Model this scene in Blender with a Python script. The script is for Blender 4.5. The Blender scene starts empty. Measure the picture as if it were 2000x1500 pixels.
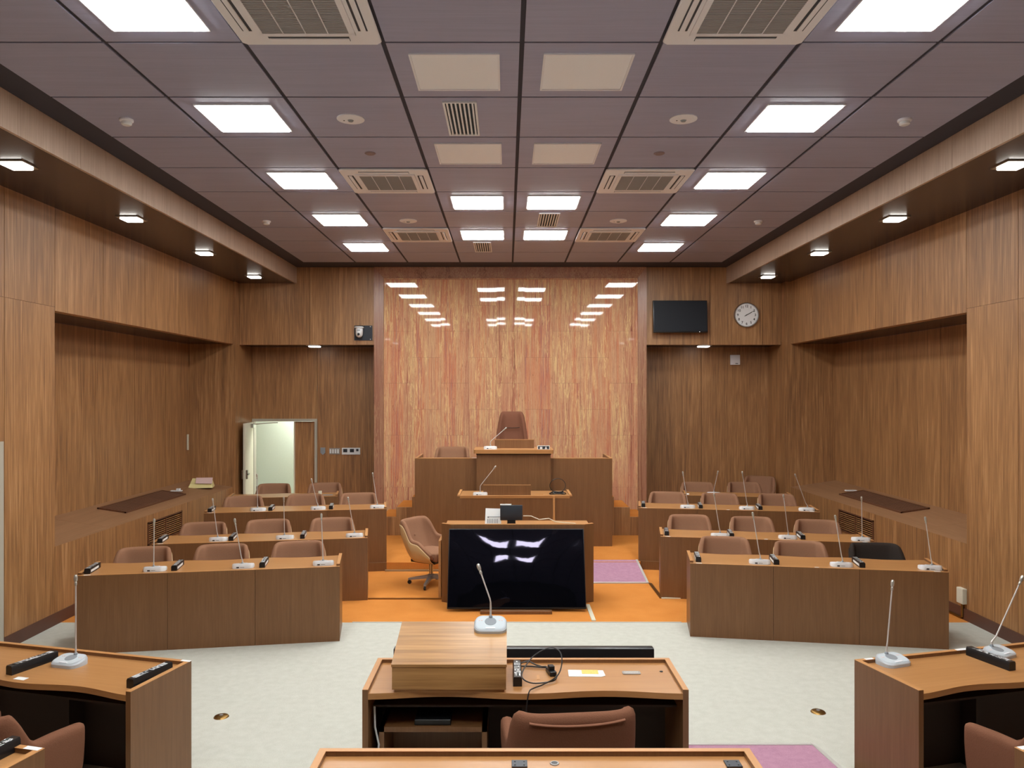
import bpy, bmesh, math, random
from mathutils import Vector, Matrix
random.seed(7)
PI = math.pi
S = bpy.context.scene
C = S.collection

# ------------------------------------------------------------------ camera, world, exposure
EYE = 2.5
cam = bpy.data.cameras.new('camera')
cam.sensor_width = 36.0
cam.lens = 27.0
cam.shift_x = 0.005
cam.shift_y = 0.011
cam.clip_start = 0.05
camo = bpy.data.objects.new('camera', cam)
camo.location = (0, 0, EYE)
camo.rotation_euler = (PI / 2, 0, 0)
C.objects.link(camo)
S.camera = camo

w = bpy.data.worlds.new('world')
S.world = w
w.use_nodes = True
w.node_tree.nodes['Background'].inputs[0].default_value = (0.8, 0.9, 1.0, 1)
w.node_tree.nodes['Background'].inputs[1].default_value = 0.02

S.view_settings.view_transform = 'Standard'
S.view_settings.look = 'None'
S.view_settings.gamma = 1.0
S.view_settings.use_curve_mapping = False
S.view_settings.exposure = 0.0

PANEL_L = 33.0        # radiance of the square ceiling lights
SPOT_L = 10.0         # radiance of the small soffit lights

# ------------------------------------------------------------------ materials
def srgb(r, g, b):
    def f(c):
        c /= 255.0
        return c / 12.92 if c <= 0.04045 else ((c + 0.055) / 1.055) ** 2.4
    return (f(r), f(g), f(b), 1.0)

def newmat(name):
    m = bpy.data.materials.new(name)
    m.use_nodes = True
    nt = m.node_tree
    return m, nt, nt.nodes['Principled BSDF']

def plain(name, col, rough=0.5, metal=0.0, spec=0.5, noise=0.0, nscale=40.0, bump=0.0, coat=0.0):
    m, nt, b = newmat(name)
    b.inputs['Base Color'].default_value = col
    b.inputs['Roughness'].default_value = rough
    b.inputs['Metallic'].default_value = metal
    b.inputs['Specular IOR Level'].default_value = spec
    b.inputs['Coat Weight'].default_value = coat
    if noise or bump:
        tc = nt.nodes.new('ShaderNodeTexCoord')
        n = nt.nodes.new('ShaderNodeTexNoise')
        n.inputs['Scale'].default_value = nscale
        n.inputs['Detail'].default_value = 6
        nt.links.new(tc.outputs['Object'], n.inputs['Vector'])
        if noise:
            r = nt.nodes.new('ShaderNodeValToRGB')
            r.color_ramp.elements[0].position = 0.3
            r.color_ramp.elements[1].position = 0.7
            r.color_ramp.elements[0].color = tuple(c * (1 - noise) for c in col[:3]) + (1,)
            r.color_ramp.elements[1].color = tuple(min(1, c * (1 + noise)) for c in col[:3]) + (1,)
            nt.links.new(n.outputs['Fac'], r.inputs['Fac'])
            nt.links.new(r.outputs['Color'], b.inputs['Base Color'])
        if bump:
            bp = nt.nodes.new('ShaderNodeBump')
            bp.inputs['Strength'].default_value = bump
            bp.inputs['Distance'].default_value = 0.004
            nt.links.new(n.outputs['Fac'], bp.inputs['Height'])
            nt.links.new(bp.outputs['Normal'], b.inputs['Normal'])
    return m

def emit(name, col, strength):
    m, nt, b = newmat(name)
    b.inputs['Base Color'].default_value = (0.9, 0.9, 0.9, 1)
    b.inputs['Emission Color'].default_value = col
    b.inputs['Emission Strength'].default_value = strength
    return m

def wood(name, dark, mid, light, axis='z', fine=70.0, fig=9.0, figz=0.9, rough=0.42, island=0.0, contrast=1.0, coat=0.0, spec=0.5):
    """straight-grained veneer: the grain runs along one object axis, a slower figure drifts across it"""
    m, nt, b = newmat(name)
    N, L = nt.nodes.new, nt.links.new
    tc = N('ShaderNodeTexCoord')
    geo = N('ShaderNodeNewGeometry')
    off = N('ShaderNodeVectorMath'); off.operation = 'ADD'
    mul = N('ShaderNodeMath'); mul.operation = 'MULTIPLY'; mul.inputs[1].default_value = 37.0
    L(geo.outputs['Random Per Island'], mul.inputs[0])
    L(tc.outputs['Object'], off.inputs[0])
    L(mul.outputs[0], off.inputs[1])
    def noise(across, along, detail, dist):
        mp = N('ShaderNodeMapping')
        s = [across] * 3
        s['xyz'.index(axis)] = along
        mp.inputs['Scale'].default_value = s
        n = N('ShaderNodeTexNoise')
        n.inputs['Scale'].default_value = 1.0
        n.inputs['Detail'].default_value = detail
        n.inputs['Roughness'].default_value = 0.6
        n.inputs['Distortion'].default_value = dist
        L(off.outputs[0], mp.inputs['Vector'])
        L(mp.outputs[0], n.inputs['Vector'])
        return n.outputs['Fac']
    n1 = noise(fine, fine * 0.035, 4, 0.3)
    n2 = noise(fig, figz, 3, 1.2)
    n3 = noise(1.3, 0.35, 2, 0.0)
    mix = N('ShaderNodeMath'); mix.operation = 'MULTIPLY_ADD'
    L(n1, mix.inputs[0]); mix.inputs[1].default_value = 0.55 * contrast
    a2 = N('ShaderNodeMath'); a2.operation = 'MULTIPLY_ADD'
    L(n2, a2.inputs[0]); a2.inputs[1].default_value = 0.35 * contrast
    a2.inputs[2].default_value = 0.5 - 0.56 * contrast
    L(a2.outputs[0], mix.inputs[2])
    a3 = N('ShaderNodeMath'); a3.operation = 'MULTIPLY_ADD'
    L(n3, a3.inputs[0]); a3.inputs[1].default_value = 0.22
    L(mix.outputs[0], a3.inputs[2])
    src = a3.outputs[0]
    if island:
        a4 = N('ShaderNodeMath'); a4.operation = 'MULTIPLY_ADD'
        L(geo.outputs['Random Per Island'], a4.inputs[0]); a4.inputs[1].default_value = island
        L(src, a4.inputs[2]); src = a4.outputs[0]
    r = N('ShaderNodeValToRGB')
    e = r.color_ramp.elements
    e[0].position = 0.28; e[0].color = dark
    e[1].position = 0.8; e[1].color = light
    k = e.new(0.53); k.color = mid
    L(src, r.inputs['Fac'])
    L(r.outputs['Color'], b.inputs['Base Color'])
    b.inputs['Roughness'].default_value = rough
    b.inputs['Coat Weight'].default_value = coat
    b.inputs['Coat Roughness'].default_value = 0.2
    b.inputs['Specular IOR Level'].default_value = spec
    return m

def marble(name, stops, rough=0.06, spec=0.5, vein=0.9):
    """vertical-veined travertine, every slab an island with its own small shift"""
    m, nt, b = newmat(name)
    N, L = nt.nodes.new, nt.links.new
    tc = N('ShaderNodeTexCoord')
    geo = N('ShaderNodeNewGeometry')
    mul = N('ShaderNodeMath'); mul.operation = 'MULTIPLY'; mul.inputs[1].default_value = 0.014
    L(geo.outputs['Random Per Island'], mul.inputs[0])
    off = N('ShaderNodeVectorMath'); off.operation = 'ADD'
    L(tc.outputs['Object'], off.inputs[0]); L(mul.outputs[0], off.inputs[1])
    def noise(sx, sz, detail, dist, rough_=0.6):
        mp = N('ShaderNodeMapping'); mp.inputs['Scale'].default_value = (sx, sx, sz)
        n = N('ShaderNodeTexNoise')
        n.inputs['Scale'].default_value = 1.0; n.inputs['Detail'].default_value = detail
        n.inputs['Distortion'].default_value = dist; n.inputs['Roughness'].default_value = rough_
        L(off.outputs[0], mp.inputs['Vector']); L(mp.outputs[0], n.inputs['Vector'])
        return n.outputs['Fac']
    n1 = noise(4.6, 0.10, 13, 0.35, 0.86)
    nb = noise(2.3, 0.05, 4, 0.2, 0.6)
    nf = noise(85.0, 0.7, 3, 0.3, 0.6)
    c1 = N('ShaderNodeMath'); c1.operation = 'MULTIPLY_ADD'; c1.inputs[1].default_value = 0.75
    L(nb, c1.inputs[0]); c1.inputs[2].default_value = -0.50
    c2 = N('ShaderNodeMath'); c2.operation = 'MULTIPLY_ADD'; c2.inputs[1].default_value = 0.75
    L(n1, c2.inputs[0]); L(c1.outputs[0], c2.inputs[2])
    c3 = N('ShaderNodeMath'); c3.operation = 'MULTIPLY_ADD'; c3.inputs[1].default_value = 0.50
    L(nf, c3.inputs[0]); L(c2.outputs[0], c3.inputs[2])
    n1 = c3.outputs[0]
    r = N('ShaderNodeValToRGB')
    e = r.color_ramp.elements
    e[0].position, e[0].color = stops[0]
    e[1].position, e[1].color = stops[-1]
    for p, c in stops[1:-1]:
        k = e.new(p); k.color = c
    L(n1, r.inputs['Fac'])
    # cream hair veins
    n2 = noise(17.0, 0.9, 7, 1.2, 0.68)
    v = N('ShaderNodeValToRGB')
    ve = v.color_ramp.elements
    ve[0].position = 0.462; ve[0].color = (0, 0, 0, 1)
    ve[1].position = 0.538; ve[1].color = (0, 0, 0, 1)
    k = ve.new(0.5); k.color = (1, 1, 1, 1)
    L(n2, v.inputs['Fac'])
    n2b = noise(3.2, 0.6, 3, 0.3)
    mk = N('ShaderNodeMapRange'); mk.inputs['From Min'].default_value = 0.40; mk.inputs['From Max'].default_value = 0.56
    L(n2b, mk.inputs['Value'])
    vm = N('ShaderNodeMath'); vm.operation = 'MULTIPLY'
    L(v.outputs['Color'], vm.inputs[0]); L(mk.outputs[0], vm.inputs[1])
    vm2 = N('ShaderNodeMath'); vm2.operation = 'MULTIPLY'; vm2.inputs[1].default_value = vein
    L(vm.outputs[0], vm2.inputs[0])
    m1 = N('ShaderNodeMix'); m1.data_type = 'RGBA'
    L(vm2.outputs[0], m1.inputs['Factor'])
    L(r.outputs['Color'], m1.inputs['A']); m1.inputs['B'].default_value = srgb(236, 208, 150)
    # dark pits
    n3 = noise(60.0, 9.0, 3, 0.4)
    d = N('ShaderNodeMapRange'); d.inputs['From Min'].default_value = 0.66; d.inputs['From Max'].default_value = 0.72
    L(n3, d.inputs['Value'])
    d2 = N('ShaderNodeMath'); d2.operation = 'MULTIPLY'; d2.inputs[1].default_value = 0.6
    L(d.outputs[0], d2.inputs[0])
    m2 = N('ShaderNodeMix'); m2.data_type = 'RGBA'
    L(d2.outputs[0], m2.inputs['Factor'])
    L(m1.outputs['Result'], m2.inputs['A']); m2.inputs['B'].default_value = srgb(105, 55, 40)
    L(m2.outputs['Result'], b.inputs['Base Color'])
    b.inputs['Roughness'].default_value = rough
    b.inputs['Specular IOR Level'].default_value = spec
    return m

def carpet(name, c1, c2, scale=9.0, bump=0.5):
    m, nt, b = newmat(name)
    N, L = nt.nodes.new, nt.links.new
    tc = N('ShaderNodeTexCoord')
    n = N('ShaderNodeTexNoise'); n.inputs['Scale'].default_value = scale; n.inputs['Detail'].default_value = 5
    wv = N('ShaderNodeTexNoise'); wv.inputs['Scale'].default_value = 130.0; wv.inputs['Detail'].default_value = 2
    L(tc.outputs['Object'], n.inputs['Vector']); L(tc.outputs['Object'], wv.inputs['Vector'])
    a = N('ShaderNodeMath'); a.operation = 'MULTIPLY_ADD'; a.inputs[1].default_value = 0.5
    h = N('ShaderNodeMath'); h.operation = 'MULTIPLY'; h.inputs[1].default_value = 0.5
    L(n.outputs['Fac'], h.inputs[0]); L(wv.outputs['Fac'], a.inputs[0]); L(h.outputs[0], a.inputs[2])
    r = N('ShaderNodeValToRGB')
    r.color_ramp.elements[0].position = 0.35; r.color_ramp.elements[0].color = c1
    r.color_ramp.elements[1].position = 0.65; r.color_ramp.elements[1].color = c2
    L(a.outputs[0], r.inputs['Fac']); L(r.outputs['Color'], b.inputs['Base Color'])
    bp = N('ShaderNodeBump'); bp.inputs['Strength'].default_value = bump; bp.inputs['Distance'].default_value = 0.004
    L(wv.outputs['Fac'], bp.inputs['Height']); L(bp.outputs['Normal'], b.inputs['Normal'])
    b.inputs['Roughness'].default_value = 0.95
    b.inputs['Specular IOR Level'].default_value = 0.1
    return m

M = {}
M['wall'] = wood('wall_veneer', srgb(124, 84, 50), srgb(164, 117, 72), srgb(200, 153, 106), 'z', 48, 9, 0.8, 0.48, 0.05, 1.45, 0.0, 0.85)
M['fascia'] = wood('fascia_veneer', srgb(160, 134, 114), srgb(188, 162, 142), srgb(206, 182, 162), 'z', 60, 7, 0.8, 0.35)
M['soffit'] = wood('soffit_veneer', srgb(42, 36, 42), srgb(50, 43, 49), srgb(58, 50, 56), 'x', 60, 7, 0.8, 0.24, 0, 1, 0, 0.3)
M['ceiling'] = wood('ceiling_board', srgb(152, 154, 180), srgb(162, 164, 190), srgb(171, 173, 199), 'x', 50, 6, 0.5, 0.5, 0.04)
M['gap'] = plain('dark_gap', srgb(44, 40, 46), 0.9)
M['slot'] = plain('slot_board', srgb(60, 58, 68), 0.8)
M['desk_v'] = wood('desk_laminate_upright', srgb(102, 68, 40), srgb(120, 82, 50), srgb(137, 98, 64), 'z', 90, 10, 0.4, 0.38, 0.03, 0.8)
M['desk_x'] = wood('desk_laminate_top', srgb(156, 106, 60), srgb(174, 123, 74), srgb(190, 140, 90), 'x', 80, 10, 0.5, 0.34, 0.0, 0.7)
M['edge'] = wood('desk_edge', srgb(166, 112, 64), srgb(188, 134, 82), srgb(206, 154, 100), 'x', 80, 10, 0.5, 0.4, 0.0, 0.6)
M['board'] = wood('lectern_planks', srgb(126, 86, 46), srgb(172, 126, 76), srgb(204, 160, 106), 'x', 34, 7, 0.35, 0.32, 0.0, 1.25)
M['inner'] = plain('desk_inside', srgb(58, 40, 30), 0.7)
M['stone'] = marble('red_travertine', [(0.298, srgb(120, 78, 72)), (0.370, srgb(184, 116, 92)), (0.414, srgb(214, 164, 128)), (0.450, srgb(172, 108, 92)), (0.478, srgb(212, 168, 130)),
                    (0.507, srgb(218, 178, 138)), (0.536, srgb(192, 118, 92)), (0.565, srgb(216, 166, 128)), (0.601, srgb(204, 116, 82)), (0.637, srgb(168, 118, 112)), (0.702, srgb(222, 164, 124))], 0.03)
M['stone_frame'] = marble('brown_travertine', [(0.3, srgb(112, 72, 58)), (0.42, srgb(146, 100, 78)), (0.5, srgb(170, 124, 98)), (0.58, srgb(144, 98, 80)), (0.7, srgb(172, 120, 92))], 0.25, 0.5, 0.2)
M['white_carpet'] = carpet('white_carpet', srgb(186, 185, 174), srgb(199, 198, 188), 14)
M['orange_carpet'] = carpet('orange_carpet', srgb(198, 124, 56), srgb(212, 138, 68), 3)
M['pink_carpet'] = carpet('pink_carpet', srgb(166, 122, 144), srgb(182, 138, 158), 20)
M['base'] = plain('baseboard_brown', srgb(92, 60, 48), 0.5)
M['metal'] = plain('brushed_metal', srgb(190, 188, 180), 0.35, 1.0)
M['alu'] = plain('pale_metal', srgb(205, 202, 196), 0.4, 0.3)
M['chrome'] = plain('chrome', srgb(170, 170, 172), 0.18, 1.0)
M['brass'] = plain('brass', srgb(150, 116, 66), 0.35, 1.0)
M['nosing'] = plain('nosing_metal', srgb(168, 146, 112), 0.4, 0.3)
M['steelgray'] = plain('gray_metal', srgb(158, 152, 148), 0.4, 0.4)
M['cream'] = plain('cream_paint', srgb(214, 208, 188), 0.5)
M['doorgray'] = plain('door_gray', srgb(178, 172, 158), 0.5)
M['plaster'] = plain('corridor_plaster', srgb(198, 208, 196), 0.8, noise=0.02)
M['dialwhite'] = plain('clock_dial', srgb(250, 252, 255), 0.4)
M['white'] = plain('white_plastic', srgb(226, 228, 230), 0.35)
M['unlit'] = plain('unlit_diffuser', srgb(244, 246, 252), 0.5)
M['offwhite'] = plain('off_white', srgb(236, 236, 242), 0.5)
M['lightgray'] = plain('light_gray_plastic', srgb(186, 192, 198), 0.32)
M['midgray'] = plain('mid_gray', srgb(140, 146, 152), 0.4)
M['grille'] = plain('intake_gray', srgb(158, 162, 170), 0.6)
M['black'] = plain('black_plastic', srgb(20, 21, 24), 0.35)
M['darkplate'] = plain('dark_plate', srgb(52, 56, 64), 0.4, 0.3)
M['glass'] = plain('black_screen', srgb(6, 7, 12), 0.04, 0.0, 0.4)
M['glass'].node_tree.nodes['Principled BSDF'].inputs['Specular Tint'].default_value = (0.8, 0.72, 1.0, 1)
M['matte_screen'] = plain('matte_screen', srgb(30, 33, 40), 0.6, 0, 0.3)
M['red'] = plain('red_paint', srgb(120, 30, 28), 0.4)
M['paper'] = plain('paper', srgb(234, 236, 236), 0.7)
M['pinkpaper'] = plain('pink_paper', srgb(228, 196, 190), 0.7)
M['yellow'] = plain('yellow_card', srgb(232, 190, 96), 0.6, noise=0.2, nscale=160)
M['creamplastic'] = plain('cream_plastic', srgb(226, 212, 150), 0.45)
M['fabric'] = plain('brown_fabric', srgb(146, 106, 82), 0.92, 0, 0.15, 0.06, 160, 0.35)
M['fabric_dark'] = plain('black_fabric', srgb(52, 44, 40), 0.92, 0, 0.15, 0.1, 160, 0.35)
M['fabric_brown2'] = plain('deep_brown_fabric', srgb(122, 80, 62), 0.92, 0, 0.15, 0.06, 160, 0.35)
M['shell'] = plain('beige_shell', srgb(206, 176, 130), 0.4)
M['louver'] = wood('louver_wood', srgb(84, 50, 32), srgb(104, 66, 44), srgb(124, 82, 56), 'y', 60, 8, 0.6, 0.5)
M['panel_on'] = emit('lit_diffuser', (0.97, 1.0, 0.98, 1), PANEL_L)
M['spot_on'] = emit('lit_lens', (1.0, 0.96, 0.88, 1), SPOT_L)
M['corr_on'] = emit('corridor_lens', (0.97, 1.0, 0.93, 1), 48.0)
M['led'] = emit('standby_led', (1, 1, 1, 1), 6.0)

# ------------------------------------------------------------------ mesh helpers
def rot_z(a): return Matrix.Rotation(a, 4, 'Z')

class MB:
    def __init__(self): self.bm = bmesh.new()
    def add(self, bm2, mat=None):
        if mat is not None: bmesh.ops.transform(bm2, matrix=mat, verts=bm2.verts)
        me = bpy.data.meshes.new('tmp'); bm2.to_mesh(me); bm2.free()
        self.bm.from_mesh(me); bpy.data.meshes.remove(me)
        return self
    def box(self, x0, x1, y0, y1, z0, z1, bev=0.0, seg=2, mat=None):
        b = bmesh.new()
        bmesh.ops.create_cube(b, size=1.0)
        for v in b.verts:
            v.co = Vector((x0 + (v.co.x + .5) * (x1 - x0), y0 + (v.co.y + .5) * (y1 - y0), z0 + (v.co.z + .5) * (z1 - z0)))
        if bev: bmesh.ops.bevel(b, geom=b.edges[:], offset=bev, segments=seg, affect='EDGES', profile=0.5)
        return self.add(b, mat)
    def prism(self, pts, z0, z1, bev=0.0, seg=2, mat=None):
        """polygon in x,y (counter-clockwise) raised from z0 to z1"""
        b = bmesh.new()
        lo = [b.verts.new((p[0], p[1], z0)) for p in pts]
        hi = [b.verts.new((p[0], p[1], z1)) for p in pts]
        b.faces.new(lo[::-1]); b.faces.new(hi)
        n = len(pts)
        for i in range(n): b.faces.new((lo[i], lo[(i + 1) % n], hi[(i + 1) % n], hi[i]))
        bmesh.ops.recalc_face_normals(b, faces=b.faces[:])
        if bev: bmesh.ops.bevel(b, geom=[e for e in b.edges if abs(e.verts[0].co.z - e.verts[1].co.z) < 1e-6], offset=bev, segments=seg, affect='EDGES', profile=0.5)
        return self.add(b, mat)
    def hexa(self, p8):
        """eight corners: bottom four then top four, same order round"""
        b = bmesh.new()
        v = [b.verts.new(p) for p in p8]
        for f in ((3, 2, 1, 0), (4, 5, 6, 7), (0, 1, 5, 4), (1, 2, 6, 5), (2, 3, 7, 6), (3, 0, 4, 7)): b.faces.new([v[i] for i in f])
        bmesh.ops.recalc_face_normals(b, faces=b.faces[:])
        return self.add(b)
    def quad(self, pts):
        b = bmesh.new(); b.faces.new([b.verts.new(p) for p in pts]); return self.add(b)
    def tube(self, path, r, seg=8, caps=True):
        b = bmesh.new()
        path = [Vector(p) for p in path]
        n = len(path)
        rr = r if isinstance(r, (list, tuple)) else [r] * n
        rings = []; up = None
        for i, p in enumerate(path):
            t = (path[min(i + 1, n - 1)] - path[max(i - 1, 0)]).normalized()
            if up is None:
                up = Vector((1, 0, 0)) if abs(t.x) < .8 else Vector((0, 1, 0))
            up = (up - t * up.dot(t)).normalized()
            s = t.cross(up)
            rings.append([b.verts.new(p + (up * math.cos(2 * PI * k / seg) + s * math.sin(2 * PI * k / seg)) * rr[i]) for k in range(seg)])
        for i in range(n - 1):
            for k in range(seg): b.faces.new((rings[i][k], rings[i][(k + 1) % seg], rings[i + 1][(k + 1) % seg], rings[i + 1][k]))
        if caps: b.faces.new(rings[0][::-1]); b.faces.new(rings[-1])
        bmesh.ops.recalc_face_normals(b, faces=b.faces[:])
        return self.add(b)
    def lathe(self, prof, seg=24, mat=None, caps=True):
        """(radius, z) profile turned round z"""
        b = bmesh.new(); rings = []
        for r, z in prof:
            if r < 1e-6: rings.append([b.verts.new((0, 0, z))])
            else: rings.append([b.verts.new((r * math.cos(2 * PI * k / seg), r * math.sin(2 * PI * k / seg), z)) for k in range(seg)])
        for a, c in zip(rings, rings[1:]):
            for k in range(seg):
                q = (a[k % len(a)], a[(k + 1) % len(a)], c[(k + 1) % len(c)], c[k % len(c)])
                q = list(dict.fromkeys(q))
                if len(q) >= 3: b.faces.new(q)
        if caps and len(rings[0]) > 1: b.faces.new(rings[0][::-1])
        if caps and len(rings[-1]) > 1: b.faces.new(rings[-1])
        bmesh.ops.recalc_face_normals(b, faces=b.faces[:])
        return self.add(b, mat)
    def build(self, name, mat, parent=None, loc=None, rz=0.0, smooth=True):
        me = bpy.data.meshes.new(name)
        self.bm.to_mesh(me); self.bm.free()
        me.materials.append(M[mat] if isinstance(mat, str) else mat)
        if smooth:
            me.shade_smooth(); me.set_sharp_from_angle(angle=math.radians(32))
        o = bpy.data.objects.new(name, me); C.objects.link(o)
        if parent is not None: o.parent = parent
        if loc is not None: o.location = loc
        if rz: o.rotation_euler = (0, 0, rz)
        return o

def tag(o, label, cat, group=None):
    o['label'] = label; o['category'] = cat
    if group: o['group'] = group
    return o

def thing(name, label, cat, loc=(0, 0, 0), rz=0.0, group=None, rot=None):
    o = bpy.data.objects.new(name, None); C.objects.link(o)
    o.empty_display_size = 0.1
    o.location = loc
    o.rotation_euler = rot if rot else (0, 0, rz)
    return tag(o, label, cat, group)

def struct(o):
    o['kind'] = 'structure'; return o

def dup(root, loc, rz=None, label=None, group=None, rot=None):
    def cp(o, parent):
        c = o.copy(); C.objects.link(c)
        if parent is not None: c.parent = parent
        for ch in o.children: cp(ch, c)
        return c
    r = cp(root, None); r.location = loc
    if rz is not None: r.rotation_euler = (0, 0, rz)
    if rot is not None: r.rotation_euler = rot
    if label: r['label'] = label
    if group: r['group'] = group
    return r

def text_mesh(mb, s, size, mat, extrude=0.0006):
    cu = bpy.data.curves.new('txt', 'FONT'); cu.body = s; cu.size = size; cu.align_x = 'CENTER'; cu.align_y = 'CENTER'; cu.extrude = extrude; cu.offset = size * .02
    o = bpy.data.objects.new('txt', cu); C.objects.link(o)
    dg = bpy.context.evaluated_depsgraph_get()
    me = bpy.data.meshes.new_from_object(o.evaluated_get(dg))
    me.transform(mat); mb.bm.from_mesh(me)
    bpy.data.objects.remove(o); bpy.data.curves.remove(cu); bpy.data.meshes.remove(me)

# ------------------------------------------------------------------ room shell
XL, XR = -4.92, 5.10            # side wall faces
YB = 14.0                       # end wall face
YN = 14.7                       # niche back face
Y0 = -3.5                       # wall behind the viewer
ZC = 4.82                       # ceiling
ZS = 4.54                       # soffit underside
ZR = 3.42                       # recess and niche heads
PY = 13.8                       # far pilaster faces
PL, PR = -4.88, 5.0             # pilaster inner faces
FL, FR = -3.83, 4.0             # soffit fascias

mb = MB(); mb.box(XL - 1, XR + 1, Y0, 8.45, -0.12, 0)
struct(mb.build('floor', 'white_carpet'))
mb = MB(); mb.box(XL - 1, XR + 1, 8.45, YN, -0.12, 0)
struct(mb.build('floor_orange', 'orange_carpet'))
plat = [(XL, 10.43), (-1.73, 10.97), (-1.73, 10.93), (1.91, 10.97), (1.91, 11.08), (XR, 10.54), (XR, YN), (XL, YN)]
mb = MB(); mb.prism(plat, 0.0, 0.12)
struct(mb.build('floor_platform', 'orange_carpet'))
# the raised tier under the viewer
mb = MB(); mb.box(XL, XR, Y0, 3.60, 0.0, 0.18)
struct(mb.build('floor_tier', 'white_carpet'))
# floor trims: step nosing, seams and the cable cover
mb = MB(); mb.box(-1.73, .90, 10.89, 10.925, 0.0, 0.022)
struct(mb.build('trim_1', 'nosing'))
mb = MB(); mb.box(-1.70, -0.80, 9.40, 9.43, 0.0, 0.012)
struct(mb.build('trim_2', 'brass'))
mb = MB(); mb.box(1.88, 1.92, 9.45, 10.19, 0.0, 0.012)
struct(mb.build('trim_3', 'brass'))
mb = MB(); mb.box(0.94, 0.985, 8.5, 9.15, 0.0, 0.012)
struct(mb.build('trim_4', 'cream'))
mb = MB(); mb.box(1.90, 2.3, 9.43, 9.46, 0.0, 0.012)
struct(mb.build('trim_5', 'cream'))
mb = MB(); mb.box(-1.70, 1.92, 8.44, 8.46, 0.0, 0.006)
struct(mb.build('trim_6', 'alu'))

# ceiling of square boards with open joints
mb = MB()
gx = [0.10 + 0.915 * k for k in range(-4, 5)]
gy = [5.049 + 0.9274 * r for r in range(-9, 10)]
for a, b_ in zip(gx, gx[1:]):
    for c, d in zip(gy, gy[1:]):
        mb.box(a + .016, b_ - .016, c + .011, d - .011, ZC, ZC + .011)
struct(mb.build('ceiling', 'ceiling'))
mb = MB(); mb.box(FL, FR, Y0, YB, ZC + .012, ZC + .2)
struct(mb.build('ceiling_slab', 'slot'))
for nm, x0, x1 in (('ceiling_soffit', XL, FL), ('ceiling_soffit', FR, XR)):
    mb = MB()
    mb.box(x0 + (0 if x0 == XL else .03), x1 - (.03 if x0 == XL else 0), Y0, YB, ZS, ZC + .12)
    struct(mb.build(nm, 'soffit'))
mb = MB()
for k in range(8): mb.box(FL - .03, FL, Y0 + k * 2.6 if k else Y0, min(YB, Y0 + (k + 1) * 2.6 - .004), ZS - .004, ZC + .12)
struct(mb.build('trim_7', 'fascia'))
mb = MB()
for k in range(8): mb.box(FR, FR + .03, Y0 + k * 2.6 if k else Y0, min(YB, Y0 + (k + 1) * 2.6 - .004), ZS - .004, ZC + .12)
struct(mb.build('trim_8', 'fascia'))

def panels_y(mb, xf, xb, ys, z0, z1, g=.0035):
    for a, b_ in zip(ys, ys[1:]): mb.box(min(xf, xb), max(xf, xb), a + g, b_ - g, z0, z1)
def panels_x(mb, yf, yb, xs, z0, z1, g=.0035):
    for a, b_ in zip(xs, xs[1:]): mb.box(a + g, b_ - g, yf, yb, z0, z1)

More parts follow.
